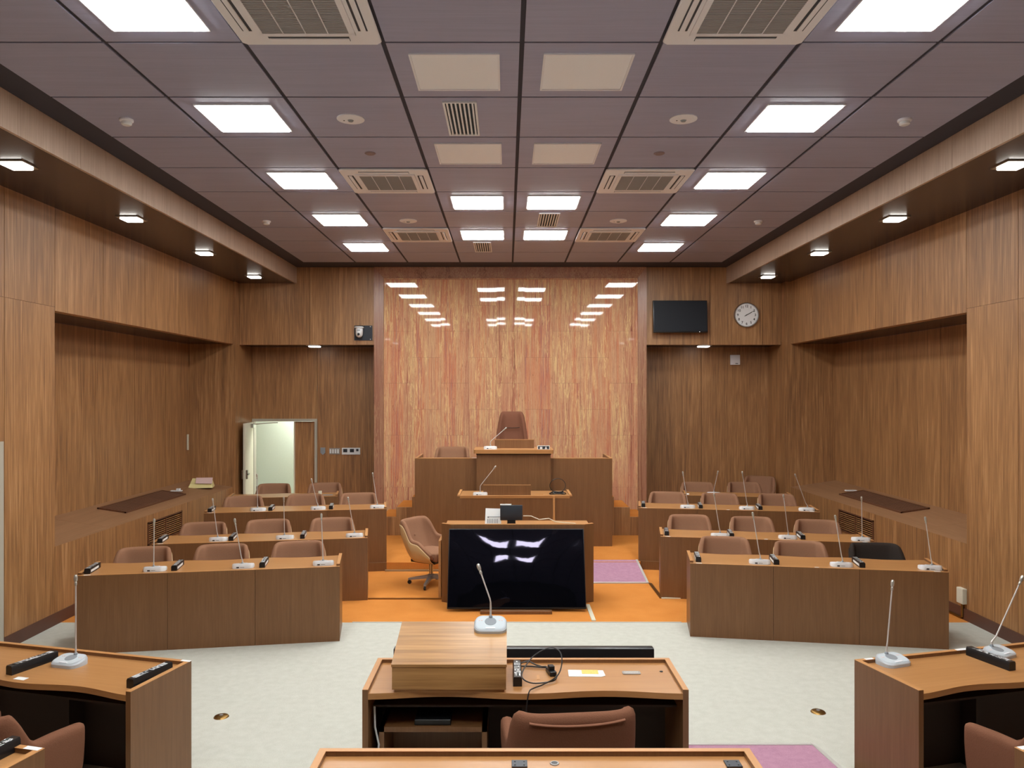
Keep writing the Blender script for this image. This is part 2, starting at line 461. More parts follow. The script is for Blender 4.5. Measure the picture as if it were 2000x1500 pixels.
SILL0, SILL1, RECX = 0.853, 0.973, 0.80
def side_wall(side):
    sg = -1 if side == 'left' else 1
    xf = XL if sg < 0 else XR
    xb = xf + sg * 0.12
    e0 = 8.36 if sg < 0 else 8.52          # near edge of the recess
    pin = PL if sg < 0 else PR
    mb = MB()
    # near full-height boards and the band above the recess
    near = [Y0, -1.6, 0.6, 2.8, 5.0, 6.10, 7.52 if sg < 0 else 7.66, e0]
    panels_y(mb, xf, xb, near, 0, 3.46); panels_y(mb, xf, xb, near, 3.463, ZS)
    up = [e0, 9.36, 10.44, 11.52, 12.61, PY] if sg < 0 else [e0, 9.53, 10.62, 11.72, 12.83, PY]
    panels_y(mb, xf, xb, up, ZR, ZS)
    lou = (10.51, 11.62) if sg < 0 else (10.67, 11.79)
    ap = [e0, 9.53 if sg < 0 else 9.6, lou[0], lou[1], PY]
    for i, (a, b_) in enumerate(zip(ap, ap[1:])):
        if i == 2:
            mb.box(min(xf, xb), max(xf, xb), a, b_, 0, .44); mb.box(min(xf, xb), max(xf, xb), a, b_, .757, SILL0 - .001)
        else: mb.box(min(xf, xb), max(xf, xb), a + .002, b_ - .002, 0, SILL0 - .001)
    # recess: back, head, near cheek
    xr = xf + sg * RECX
    bk = [e0 - .25, 9.57, 10.67, 11.8, 12.87, PY] if sg < 0 else [e0 - .2, 9.3, 10.45, 11.6, 12.75, PY]
    panels_y(mb, xr, xr + sg * .06, bk, .85, ZR)
    mb.box(min(xf + sg * .01, xr), max(xf + sg * .01, xr), e0 - .30, e0 - .02, SILL0 + .2, ZR)
    # far pilaster, facing the room
    mb.box(min(pin, xr + sg * .06), max(pin, xr + sg * .06), PY, YN + .1, 0, ZS)
    struct(mb.build('wall_' + side, 'wall'))
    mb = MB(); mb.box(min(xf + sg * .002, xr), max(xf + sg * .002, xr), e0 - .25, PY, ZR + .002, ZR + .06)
    struct(mb.build('ceiling_recess', 'soffit'))  # soffit-brown plate under the recess head; its dark tone also carries the shade
    # sloping sill
    mb = MB()
    for a, b_ in (((e0 - .25, 9.55), (9.553, PY)) if sg < 0 else ((e0 - .2, 9.45), (9.453, PY))):
        xq = xf + sg * .0012
        mb.hexa([(xq, a, SILL0 - .0012), (xr, a, SILL0 - .04), (xr, b_, SILL0 - .04), (xq, b_, SILL0 - .0012),
                 (xq, a, SILL0), (xr, a, SILL1), (xr, b_, SILL1), (xq, b_, SILL0)])
    struct(mb.build('trim_9' if sg < 0 else 'trim_10', M['sill']))
    # baseboard
    mb = MB(); mb.box(min(xf - sg * .012, xf), max(xf - sg * .012, xf), Y0, PY, 0, .13)
    struct(mb.build('baseboard_' + side, 'base'))
    # louvred return-air grille in the apron
    g = thing('vent_grille', 'wooden louvred vent grille low in the %s wall below the sill' % side, 'vent', (xf, (lou[0] + lou[1]) / 2, .44))
    hw = (lou[1] - lou[0]) / 2
    mb = MB(); mb.box(-.012 if sg > 0 else -.02, .02 if sg > 0 else .012, -hw, -hw + .03, 0, .317); mb.box(-.012 if sg > 0 else -.02, .02 if sg > 0 else .012, hw - .03, hw, 0, .317)
    mb.box(-.012, .012, -hw, hw, 0, .018); mb.box(-.012, .012, -hw, hw, .299, .317); mb.box(-.012, .012, -.012, .012, 0, .317)
    mb.build('frame', 'louver', g)
    mb = MB()
    for k in range(9):
        z = .034 + k * .029
        mb.hexa([(-sg * .004, -hw + .03, z), (sg * .03, -hw + .03, z - .010), (sg * .03, hw - .03, z - .010), (-sg * .004, hw - .03, z),
                 (-sg * .004, -hw + .03, z + .013), (sg * .03, -hw + .03, z + .003), (sg * .03, hw - .03, z + .003), (-sg * .004, hw - .03, z + .013)])
    mb.build('slats', 'wall', g)
    mb = MB(); mb.box(min(sg * .09, sg * .1), max(sg * .09, sg * .1), -hw, hw, 0, .317); mb.build('backing', 'gap', g)
    # air grille lying in the sill
    ya, yb = (10.45, 12.4)
    sl = math.atan2(SILL1 - SILL0, RECX)
    xm = xf + sg * .46
    g = thing('sill_grille', 'dark slatted air grille lying on the sloping %s sill' % side, 'vent', (xm, (ya + yb) / 2, SILL0 + .46 * (SILL1 - SILL0) / RECX + .001), rot=(0, -sg * sl, 0))
    hl = (yb - ya) / 2
    mb = MB()
    mb.box(-.2, .2, -hl, -hl + .025, 0, .02); mb.box(-.2, .2, hl - .025, hl, 0, .02)
    mb.box(-.2, -.175, -hl, hl, 0, .02); mb.box(.175, .2, -hl, hl, 0, .02)
    mb.build('frame', 'louver', g)
    mb = MB()
    for k in range(34): mb.box(-.176, .176, -hl + .03 + k * .0558, -hl + .062 + k * .0558, .002, .014)
    mb.build('slats', M['slat_dark'], g)
    mb = MB(); mb.box(-.178, .178, -hl + .02, hl - .02, 0, .003); mb.build('backing', 'gap', g)
M['sill'] = wood('sill_veneer', srgb(134, 96, 66), srgb(154, 113, 80), srgb(170, 128, 94), 'y', 60, 7, 0.5, 0.5)
M['slat_dark'] = wood('dark_slat', srgb(88, 60, 46), srgb(110, 76, 58), srgb(128, 92, 70), 'x', 60, 8, 0.6, 0.45)
side_wall('left'); side_wall('right')

# wall behind the viewer
mb = MB(); panels_x(mb, Y0 - .1, Y0, [XL, -3.4, -1.9, -.4, 1.1, 2.6, 4.0, XR], 0, ZC + .01)
struct(mb.build('wall_near', 'inner'))

# end wall: bulkheads over the two niches, niche backs
mb = MB()
panels_x(mb, YB, YB + .1, [PL, -3.59, -2.42], ZR, ZC + .12)
panels_x(mb, YB, YB + .1, [2.54, 3.70, 4.66, PR], ZR, ZC + .12)
DX0, DX1, DZ = -4.87, -3.63, 2.05
panels_x(mb, YN, YN + .1, [DX1, -2.40], .0, ZR); panels_x(mb, YN, YN + .1, [PL, DX1], DZ, ZR)
panels_x(mb, YN, YN + .1, [2.52, 3.72, 5.02], .0, ZR)
struct(mb.build('wall_end', 'wall'))

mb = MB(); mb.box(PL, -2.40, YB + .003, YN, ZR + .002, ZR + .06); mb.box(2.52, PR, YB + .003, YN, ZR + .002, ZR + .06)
struct(mb.build('ceiling_niche', 'soffit'))  # same dark brown for the niche undersides, with their shade put into the colour
# stone panel with its splayed frame; the polished face leans out a hair
SX0, SX1, SZT, SZB = -2.23, 2.37, 4.62, 0.0
mb = MB()
cw = (SX1 - SX0) / 9.0
for i in range(9):
    xa = SX0 + i * cw
    z = SZT - (0.48 if i % 2 else 0.95)
    tops = [SZT]
    while z > SZB: tops.append(z); z -= 0.95
    tops.append(SZB)
    for t, u in zip(tops, tops[1:]):
        # the upper slabs were not set perfectly plumb: a fraction of a degree, column by column
        k = math.radians((0, 0, .08, .22, .34, .22, .08, 0, 0)[i]) if t > 3.4 else 0.0
        fa, fb = -k * (u - 3.9), -k * (t - 3.9)
        a_, b_, u_, t_ = xa + .0009, xa + cw - .0009, u + .0009, t - .0009
        mb.hexa([(a_, fa, u_), (b_, fa, u_), (b_, .05, u_), (a_, .05, u_), (a_, fb, t_), (b_, fb, t_), (b_, .05, t_), (a_, .05, t_)])
o = struct(mb.build('wall_stone', 'stone', None, (0, YB + .03, 0)))
mb = MB(); mb.box(-2.42, 2.54, YB + .1, YN + .1, 0, ZC + .12)
struct(mb.build('wall_core', 'gap'))
mb = MB()
ox0, ox1, ozt = -2.417, 2.54, 4.83
f0, f1 = YB - .05, YB + .02
for (a, b_, c, d) in (((ox0, 0), (SX0, 0), (SX0, SZT), (ox0, ozt)), ((SX1, 0), (ox1, 0), (ox1, ozt), (SX1, SZT)), ((ox0, ozt), (SX0, SZT), (SX1, SZT), (ox1, ozt))):
    def fy(p): return f0 if p[0] in (ox0, ox1) or p[1] == ozt else f1
    mb.hexa([(a[0], YB + .12, a[1]), (b_[0], YB + .12, b_[1]), (c[0], YB + .12, c[1]), (d[0], YB + .12, d[1]),
             (a[0], fy(a), a[1]), (b_[0], fy(b_), b_[1]), (c[0], fy(c), c[1]), (d[0], fy(d), d[1])])
mb.box(ox0, ox0 + .015, f0, YN, 0, ZR); mb.box(ox1 - .015, ox1, f0, YN, 0, ZR)
struct(mb.build('trim_11', 'stone_frame'))
mb = MB(); mb.box(SX0 - .012, SX0 + .006, YB - .0, YB + .03, 0, SZT + .012); mb.box(SX1 - .006, SX1 + .012, YB, YB + .03, 0, SZT + .012); mb.box(SX0, SX1, YB, YB + .03, SZT - .006, SZT + .012)
struct(mb.build('trim_12', M['stone']))

# doorway in the left niche: frame, open leaf, narrow fixed leaf, corridor
d = struct(bpy.data.objects.new('door_1', None)); C.objects.link(d)
mb = MB()
mb.box(DX0, DX0 + .04, YN - .03, YN + .1, .12, DZ); mb.box(DX1 - .045, DX1, YN - .03, YN + .1, .12, DZ); mb.box(DX0 + .04, DX1 - .045, YN - .03, YN + .1, DZ - .05, DZ)
mb.build('door_frame', 'doorgray', d)
mb = MB(); mb.box(-4.06, DX1 - .05, YN + .02, YN + .06, .12, DZ - .055); mb.build('fixed_leaf', 'wall', d)
mb = MB(); mb.box(-4.085, -4.06, YN + .015, YN + .065, .12, DZ - .055); mb.build('leaf_edge', 'cream', d)
hinge = Matrix.Translation((DX0 + .03, YN - .03, 0)) @ rot_z(math.radians(-82))
mb = MB(); mb.box(0, .78, -.04, 0, .13, DZ - .06, mat=hinge); mb.build('open_leaf', 'cream', d)
mb = MB()
for s_, yy in ((1, .03), (-1, -.07)):
    mb.box(.70, .75, min(yy, yy - s_ * .03), max(yy, yy - s_ * .03), .98, 1.14, mat=hinge); mb.box(.60, .735, yy - .012 if s_ > 0 else yy - .01, yy + .012, 1.05, 1.075, mat=hinge)
mb.build('handle', 'chrome', d)
mb = MB(); mb.box(.1, .28, .0, .05, DZ - .16, DZ - .09, mat=hinge); mb.tube([(DX0 + .08, YN - .2, DZ - .1), (DX0 + .3, YN - .12, DZ - .08), (DX0 + .5, YN - .04, DZ - .07)], .009); mb.build('door_closer', 'metal', d)
mb = MB()
mb.box(-6.2, -2.6, 16.2, 16.3, 0, 2.8); mb.box(-6.3, -6.2, YN + .1, 16.3, 0, 2.8); mb.box(-2.7, -2.6, YN + .1, 16.3, 0, 2.8); mb.box(-6.3, -2.6, YN + .1, 16.3, 2.7, 2.8)
struct(mb.build('wall_corridor', 'plaster'))
mb = MB(); mb.box(-6.3, -2.6, YN, 16.3, -.05, .12); struct(mb.build('floor_corridor', 'white_carpet'))
mb = MB(); mb.box(-4.3, -3.7, 15.3, 15.9, 2.64, 2.69); tag(mb.build('corridor_light', 'corr_on'), 'flat lamp on the corridor ceiling beyond the open door', 'ceiling light')

# second doorway at the left picture edge
d = struct(bpy.data.objects.new('door_2', None)); C.objects.link(d)
mb = MB(); mb.box(XL - .02, XL + .02, 7.36, 7.48, 0, 2.05); mb.box(XL - .02, XL + .02, 6.2, 7.36, 2.0, 2.05); mb.build('door_frame', 'doorgray', d)
mb = MB(); mb.box(XL - .02, XL + .008, 6.3, 7.36, 0, 1.999); mb.build('leaf', 'doorgray', d)
mb = MB(); mb.box(XL + .008, XL + .05, 7.27, 7.33, .83, .97); mb.box(XL + .04, XL + .06, 7.18, 7.33, .89, .91); mb.build('handle', 'chrome', d)

# steps at both ends of the chair's platform, platform floor
mb = MB(); mb.box(-1.40, 1.61, 12.13, YB, .12, .77)
struct(mb.build('floor_dais', 'orange_carpet'))
for sg, x0 in ((-1, -1.45), (1, 1.66)):
    t = struct(bpy.data.objects.new('floor_stairs', None)); C.objects.link(t)
    mw, mo = MB(), MB()
    for k, zt in enumerate((.59, .43, .25)):
        xa, xb = x0 + sg * (.0 + .27 * k), x0 + sg * .27 * (k + 1)
        if k == 0: xb = x0 + sg * .16; 
        else: xa, xb = x0 + sg * (.16 + .27 * (k - 1)), x0 + sg * (.16 + .27 * k)
        mw.box(min(xa, xb), max(xa, xb), 13.05, 13.09, .12, (.77, .595, .43)[k] if k == 0 else (.0, .595, .43)[k])
        mo.box(min(xa, xb), max(xa, xb), 13.09, YB - .02, .12, (.77, .59, .425)[k])
    xa, xb = x0 + sg * .70, x0 + sg * .97
    mw.box(min(xa, xb), max(xa, xb), 13.05, 13.09, .12, .25); mo.box(min(xa, xb), max(xa, xb), 13.09, YB - .02, .12, .247)
    mw.build('stair_panel', 'wall', t); mo.build('stair_treads', 'orange_carpet', t)

# ------------------------------------------------------------------ ceiling fittings
def make_ceiling_light(on=True):
    t = thing('ceiling_light', 'x', 'ceiling light', (0, 0, 0))
    mb = MB()
    for a in ((-.31, .31, -.31, -.295), (-.31, .31, .295, .31), (-.31, -.295, -.295, .295), (.295, .31, -.295, .295)): mb.box(a[0], a[1], a[2], a[3], -.012, 0)
    mb.build('frame', 'offwhite', t)
    mb = MB(); mb.box(-.295, .295, -.295, .295, -(.020 if on else .006), 0, *((.006, 1) if on else ())); mb.build('diffuser', 'panel_on' if on else 'unlit', t)
    return t
ORD = {-1: 'nearest the viewer', 1: 'second from the viewer', 3: 'third from the viewer', 5: 'fourth from the viewer', 7: 'farthest, by the end wall'}
rowY = lambda r: 5.049 + .9274 * (r + .5)
L0 = make_ceiling_light(True)
first = True
def put_light(x, y, label, group):
    global first
    if first:
        L0.location = (x, y, ZC); L0['label'] = label; L0['group'] = group; first = False; return L0
    return dup(L0, (x, y, ZC), 0, label, group)
for side, x in (('left', -2.19), ('right', 2.39)):
    for r in (-1, 1, 3, 5, 7):
        put_light(x, rowY(r) - .02, 'lit square ceiling light of the %s long column, %s' % (side, ORD[r]), 'lit square ceiling lights')
    for r in (-3,):
        put_light(x, rowY(r) - .02, 'lit square ceiling light above and behind the viewer', 'ceiling lights behind the viewer')
for side, x in (('left', -.35), ('right', .55)):
    for r, nm in ((4, 'nearer'), (6, 'farther')):
        put_light(x, rowY(r), 'lit square ceiling light just %s of the centre joint, the %s of its two' % (side, nm), 'lit square ceiling lights')
    for r in (-2, -4):
        put_light(x, rowY(r), 'lit square ceiling light above and behind the viewer', 'ceiling lights behind the viewer')
U0 = None
for side, x in (('left', -.36), ('right', .56)):
    for r, nm in ((0, 'large near'), (2, 'smaller-looking far')):
        lab = 'unlit white square ceiling light, %s one %s of the centre joint' % (nm, side)
        if U0 is None:
            U0 = make_ceiling_light(False); U0.location = (x, rowY(r), ZC); U0['label'] = lab; U0['group'] = 'unlit square ceiling lights'
        else: dup(U0, (x, rowY(r), ZC), 0, lab, 'unlit square ceiling lights')

def make_cassette():
    t = thing('air_conditioner', 'x', 'air conditioner', (0, 0, 0))
    h = .455
    mb = MB()
    g = .285
    # solid body plate; dark strips further down paint the shade in the outlet slots
    mb.prism([(-h + .03, -h), (h - .03, -h), (h, -h + .03), (h, h - .03), (h - .03, h), (-h + .03, h), (-h, h - .03), (-h, -h + .03)], -.022, 0, .006, 1)
    for s_ in (-1, 1):
        mb.box(-g - .025, g + .025, s_ * g - .012 if s_ > 0 else -g - .025, g + .025 if s_ > 0 else -g + .012, -.034, -.020)
        mb.box(min(s_ * (g - .012), s_ * (g + .025)), max(s_ * (g - .012), s_ * (g + .025)), -g, g, -.034, -.020)
    mb.build('panel', 'offwhite', t)
    mb = MB(); mb.box(-g, g, -g, g, -.030, -.020)
    mb.build('intake_grille', 'grille', t)
    mb = MB()
    for k in range(28): mb.box(-g, g, -g + .01 + k * .0205, -g + .016 + k * .0205, -.033, -.030)
    mb.build('grille_louvers', M['grille2'], t)
    mb = MB()
    for k in (-1, 0, 1): mb.box(k * .142 - .003, k * .142 + .003, -g, g, -.035, -.030)
    mb.build('grille_bars', 'offwhite', t)
    for a in range(4):
        R = rot_z(a * PI / 2)
        mb = MB(); mb.box(-.26, .26, .335, .395, -.0235, -.021, mat=R); sl = mb.build('outlet_slot', 'gap2', t)
        mb = MB(); mb.box(-.257, .257, .352, .385, -.031, -.022, .003, 1, mat=R); mb.build('flap', 'offwhite', sl)
    return t
M['grille2'] = plain('intake_fins', srgb(172, 168, 166), 0.6)
M['gap2'] = plain('slot_shadow', srgb(70, 72, 78), 0.8)
A0 = None
for side, x in (('left', -1.272), ('right', 1.472)):
    for r, nm in ((-1, 'largest, nearest the viewer'), (3, 'middle of its three'), (6, 'farthest, by the end wall')):
        lab = 'square ceiling air conditioner in the %s column, %s' % (side, nm)
        p = (x, rowY(r), ZC)
        if A0 is None: A0 = make_cassette(); A0.location = p; A0['label'] = lab; A0['group'] = 'ceiling air conditioners'
        else: dup(A0, p, 0, lab, 'ceiling air conditioners')

def make_lamp_disc(r=.115):
    t = thing('emergency_light', 'x', 'emergency light')
    mb = MB(); mb.lathe([(0, -.016), (r * .8, -.016), (r, -.008), (r, 0)], 36); mb.build('ring', 'offwhite', t)
    mb = MB(); mb.lathe([(0, -.028), (.018, -.026), (.026, -.016)], 20); mb.build('lens', 'midgray', t)
    mb = MB(); mb.lathe([(0, -.019), (.006, -.019), (.006, -.014)], 10, Matrix.Translation((-.055, 0, 0))); mb.build('indicator', 'black', t)
    return t
E0 = None
for side, x in (('left', -1.31), ('right', 1.48)):
    for y, nm in ((6.44, 'nearer'), (10.2, 'farther')):
        lab = 'white round emergency light on the ceiling, %s one on the %s' % (nm, side)
        if E0 is None: E0 = make_lamp_disc(); E0.location = (x, y, ZC); E0['label'] = lab; E0['group'] = 'round emergency lights'
        else: dup(E0, (x, y, ZC), 0, lab, 'round emergency lights')
M['ceil_disc'] = plain('ceiling_disc', srgb(140, 122, 124), 0.5)
for side, x in (('left', -1.31), ('right', 1.46)):
    mb = MB(); mb.lathe([(0, -.012), (.04, -.012), (.052, -.004), (.052, 0)], 24)
    tag(mb.build('ceiling_sensor', 'ceil_disc', None, (x, 7.36, ZC)), 'small purplish disc on the ceiling, %s of the far unlit square lights' % side, 'ceiling sensor', 'small ceiling discs')
def make_detector():
    t = thing('smoke_detector', 'x', 'smoke detector')
    mb = MB(); mb.lathe([(0, -.022), (.05, -.022), (.056, -.014), (.056, 0)], 28); mb.build('base', 'offwhite', t)
    mb = MB(); mb.lathe([(0, -.05), (.03, -.05), (.042, -.042), (.042, -.022)], 28); mb.build('sensor_head', 'white', t)
    return t
D0 = None
for side, x in (('left', -3.2), ('right', 3.345)):
    for y, nm in ((6.46, 'nearer'), (10.22, 'farther')):
        lab = 'white smoke detector on the outer ceiling boards, %s one on the %s' % (nm, side)
        if D0 is None: D0 = make_detector(); D0.location = (x, y, ZC); D0['label'] = lab; D0['group'] = 'smoke detectors'
        else: dup(D0, (x, y, ZC), 0, lab, 'smoke detectors')
def make_grille():
    t = thing('ceiling_vent', 'x', 'vent')
    mb = MB()
    for a in ((-.135, .135, -.385, -.368), (-.135, .135, .368, .385), (-.135, -.118, -.368, .368), (.118, .135, -.368, .368)): mb.box(a[0], a[1], a[2], a[3], -.014, 0)
    mb.build('frame', 'vent_white', t)
    mb = MB()
    for k in range(7): mb.box(-.101 + k * .0337 - .007, -.101 + k * .0337 + .007, -.37, .37, -.012, -.002)
    mb.build('slats', 'vent_white', t)
    mb = MB(); mb.box(-.12, .12, -.37, .37, -.003, 0); mb.build('backing', 'vent_dark', t)
    return t
M['vent_white'] = plain('vent_white', srgb(240, 242, 246), 0.5)
M['vent_dark'] = plain('vent_dark', srgb(40, 54, 64), 0.8)
G0 = None
for x, r, nm in ((-.375, 1, 'slatted ceiling vent between the two left unlit square lights'), (.545, 5, 'slatted ceiling vent between the two lit lights right of the centre joint'), (-.375, 7, 'slatted ceiling vent beyond the lit lights, nearest the stone wall')):
    if G0 is None: G0 = make_grille(); G0.location = (x, rowY(r), ZC); G0['label'] = nm; G0['group'] = 'ceiling vents'
    else: dup(G0, (x, rowY(r), ZC), 0, nm, 'ceiling vents')

def make_spot():
    t = thing('downlight', 'x', 'downlight')
    mb = MB(); mb.box(-.125, .125, -.125, .125, -.012, 0); mb.build('trim_plate', 'metal', t)
    mb = MB(); mb.box(-.092, .092, -.092, .092, -.03, -.012, .006, 2); mb.build('lens', 'spot_on', t)
    return t
P0 = None
ordn = ['nearest', 'second', 'third', 'farthest']
def put_spot(p, lab, grp):
    global P0
    if P0 is None: P0 = make_spot(); P0.location = p; P0['label'] = lab; P0['group'] = grp
    else: dup(P0, p, 0, lab, grp)
for side, x in (('left', -4.325), ('right', 4.47)):
    for i, y in enumerate((6.78, 8.85, 10.98, 13.15)):
        put_spot((x, y, ZS), 'lit square downlight under the %s soffit, %s in its row' % (side, ordn[i]), 'soffit downlights')
    for y in (4.65, 2.5, .35, -1.8):
        put_spot((x, y, ZS), 'lit square downlight under the soffit, behind the viewer', 'downlights behind the viewer')
for side, x in (('left', -3.56), ('right', 3.64)):
    put_spot((x, 14.22, ZR), 'lit square downlight under the head of the %s end-wall niche' % side, 'niche downlights')

# ------------------------------------------------------------------ fittings on the walls
# clock
t = thing('wall_clock', 'round silver-rimmed wall clock with black numerals on the end wall', 'clock', (4.36, YB, 3.96), rot=(PI / 2, 0, 0))
R = .228
mb = MB(); mb.lathe([(R * .90, .03), (R * .93, .045), (R * .98, .045), (R, .03), (R, 0), (R * .9, 0)], 64, None, False); mb.build('rim', 'chrome', t)
mb = MB(); mb.lathe([(0, .03), (R * .91, .03), (R * .91, .004)], 64); mb.build('dial', 'dialwhite', t)
mb = MB()
for k in range(1, 13):
    a = k * PI / 6
    text_mesh(mb, str(k), .062, Matrix.Translation((R * .70 * math.sin(a), R * .70 * math.cos(a), .031)))
for k in range(60):
    a = k * PI / 30; w_ = .0022 if k % 5 == 0 else .001
    mb.box(-w_, w_, R * .85, R * .885, .0302, .0312, mat=rot_z(-a))
mb.build('numerals', 'black', t)
mb = MB(); mb.box(-.006, .006, -.03, .105, .033, .035, mat=rot_z(-math.radians(62))); mb.build('hour_hand', 'black', t)
mb = MB(); mb.box(-.004, .004, -.045, .155, .036, .038, mat=rot_z(-math.radians(60))); mb.lathe([(0, .04), (.009, .04), (.009, .032)], 16); mb.build('minute_hand', 'black', t)

# screen on the end wall
t = thing('wall_monitor', 'black flat monitor mounted on the end wall left of the clock', 'monitor', (3.13, YB, 3.92))
Rm = Matrix.Translation((0, -.12, 0)) @ Matrix.Rotation(math.radians(-5), 4, 'X')
mb = MB(); mb.box(-.49, .49, -.025, .025, -.293, .293, .006, 2, mat=Rm); mb.build('housing', 'black', t)
mb = MB(); mb.box(-.475, .475, -.027, -.024, -.268, .28, mat=Rm); mb.build('screen', 'matte_screen', t)
mb = MB(); mb.box(-.12, .12, -.09, 0, -.1, .1); mb.build('bracket', 'black', t)
mb = MB(); mb.box(.338, .344, -.029, -.026, -.282, -.276, mat=Rm); mb.build('standby_light', 'led', t)
# camera
t = thing('dome_camera', 'white pan-tilt camera on a dark plate high on the end wall', 'camera', (-2.615, YB, 3.635))
mb = MB(); mb.box(-.165, .165, -.012, 0, -.135, .135); mb.build('mounting_plate', 'darkplate', t)
mb = MB(); mb.box(-.09, .02, -.14, -.012, .105, .125); mb.build('bracket', 'black', t)
mb = MB(); mb.lathe([(0, .105), (.075, .105), (.086, .098), (.086, .082), (.07, .075)], 32, Matrix.Translation((-.055, -.11, 0))); mb.build('cap', 'white', t)
mb = MB(); mb.lathe([(.058, .078), (.068, .06), (.066, -.02), (.060, -.05), (.045, -.075), (.02, -.088), (0, -.09)], 32, Matrix.Translation((-.055, -.11, 0))); b_ = mb.build('body', 'white', t)
mb = MB(); mb.lathe([(0, .012), (.021, .012), (.023, 0)], 24, Matrix.Translation((-.055, -.172, -.035)) @ Matrix.Rotation(PI / 2, 4, 'X')); mb.build('lens', 'black', b_)
mb = MB(); mb.box(-.085, -.028, -.182, -.172, .03, .045); mb.build('nameplate', 'midgray', b_)
mb = MB()
for z in (-.115, .115): mb.lathe([(0, .008), (.01, .008), (.01, 0)], 12, Matrix.Translation((.13, -.012, z)) @ Matrix.Rotation(PI / 2, 4, 'X'))
mb.build('bolts', 'metal', t)
# sensor box in right niche
t = thing('wall_sensor', 'small white square box high in the right niche below the clock', 'wall box', (4.36, YN, 3.175))
mb = MB(); mb.box(-.09, .09, -.05, 0, -.095, .095, .006, 2); mb.build('housing', 'offwhite', t)
mb = MB(); mb.box(.0, .05, -.052, -.049, -.08, -.06); mb.build('indicator', 'midgray', t)
# door side plates
t = thing('wall_socket', 'small gray shield-shaped plate on the wall right of the door', 'wall plate', (-3.52, YN, 1.43))
mb = MB(); mb.prism([(-.045, .07), (.045, .07), (.045, -.03), (0, -.07), (-.045, -.03)][::-1], 0, .02, mat=Matrix.Rotation(PI / 2, 4, 'X')); mb.build('plate', 'midgray', t)
t = thing('light_switch', 'steel plate of four white light switches beside the door', 'light switch', (-3.295, YN, 1.43))
mb = MB(); mb.box(-.105, .105, -.012, 0, -.06, .06); mb.build('plate', 'steelgray', t)
for k in range(4):
    mb = MB(); mb.box(-.095 + k * .048, -.063 + k * .048, -.018, -.012, -.04, .04, .003, 1); mb.build('rocker', 'white', t)
t = thing('climate_control', 'white wall panel with two dark displays right of the light switches', 'control panel', (-2.98, YN, 1.43))
mb = MB(); mb.box(-.175, .175, -.025, 0, -.065, .065, .004, 1); mb.build('housing', 'white', t)
for xx, ww in ((-.148, .078), (-.02, .078), (.10, .045)):
    mb = MB(); mb.box(xx, xx + ww, -.027, -.024, -.02 if ww > .05 else .0, .045); mb.build('display', 'darkplate', t)
# left recess: cream strip, telephone-like box, papers; right: outlet
mb = MB(); mb.box(-.012, .012, -.02, .02, -.14, .14, .005, 2)
tag(mb.build('wall_thermometer', 'cream', None, (XL - RECX + .012, PY - .06, 1.66)), 'slim cream upright strip at the back corner of the left recess', 'wall fitting')
t = thing('desk_box', 'cream wedge-shaped box with a pink paper on the left sill', 'box', (-5.27, 13.25, .915), rz=math.radians(14))
mb = MB(); mb.hexa([(-.2, -.14, 0), (.2, -.14, 0), (.2, .14, 0), (-.2, .14, 0), (-.17, -.10, .07), (.17, -.10, .06), (.16, .11, .135), (-.16, .11, .145)]); mb.build('body', 'creamplastic', t)
mb = MB(); mb.hexa([(-.08, -.12, .078), (.19, -.13, .068), (.17, .12, .145), (-.1, .11, .15), (-.08, -.12, .082), (.19, -.13, .072), (.17, .12, .149), (-.1, .11, .154)]); mb.build('paper', 'pinkpaper', t)
for sgn, x, nm in ((-1, -5.40, 'left'), (1, 5.62, 'right')):
    t = thing('sill_clip', 'small white fitting at the far end of the %s sill grille' % nm, 'clip', (x, 12.55, SILL0 + .075 + (.005 if sgn > 0 else 0)))
    mb = MB(); mb.box(-.09, .09, -.035, .035, 0, .018, .004, 1); mb.build('plate', 'white', t)
    if sgn < 0:
        mb = MB(); mb.box(.0, .06, -.02, .03, .018, .05, .006, 1); mb.build('knob', 'white', t)
t = thing('power_outlet', 'cream outlet box with a conduit low on the right wall', 'outlet', (XR, 8.57, .28))
mb = MB(); mb.box(-.05, 0, -.06, .06, -.1, .07, .004, 1); mb.build('box', 'cream', t)
mb = MB(); mb.tube([(-.02, 0, -.1), (-.02, 0, -.25), (-.022, .03, -.262), (-.022, .9, -.262)], .014); mb.build('conduit', 'brass', t)
# floor outlets
for nm, x, y in (('left', -2.22, 5.97), ('right', 2.456, 6.06)):
    t = thing('floor_outlet', 'round brass floor outlet in the white carpet, %s of the centre desk' % nm, 'floor outlet', (x, y, 0))
    mb = MB(); mb.lathe([(.0, .012), (.035, .014), (.052, .008), (.058, 0)], 28); mb.build('cover', 'brass', t)
    mb = MB(); mb.lathe([(0, .018), (.014, .018), (.014, .012)], 16); mb.build('cap', 'steelgray', t)
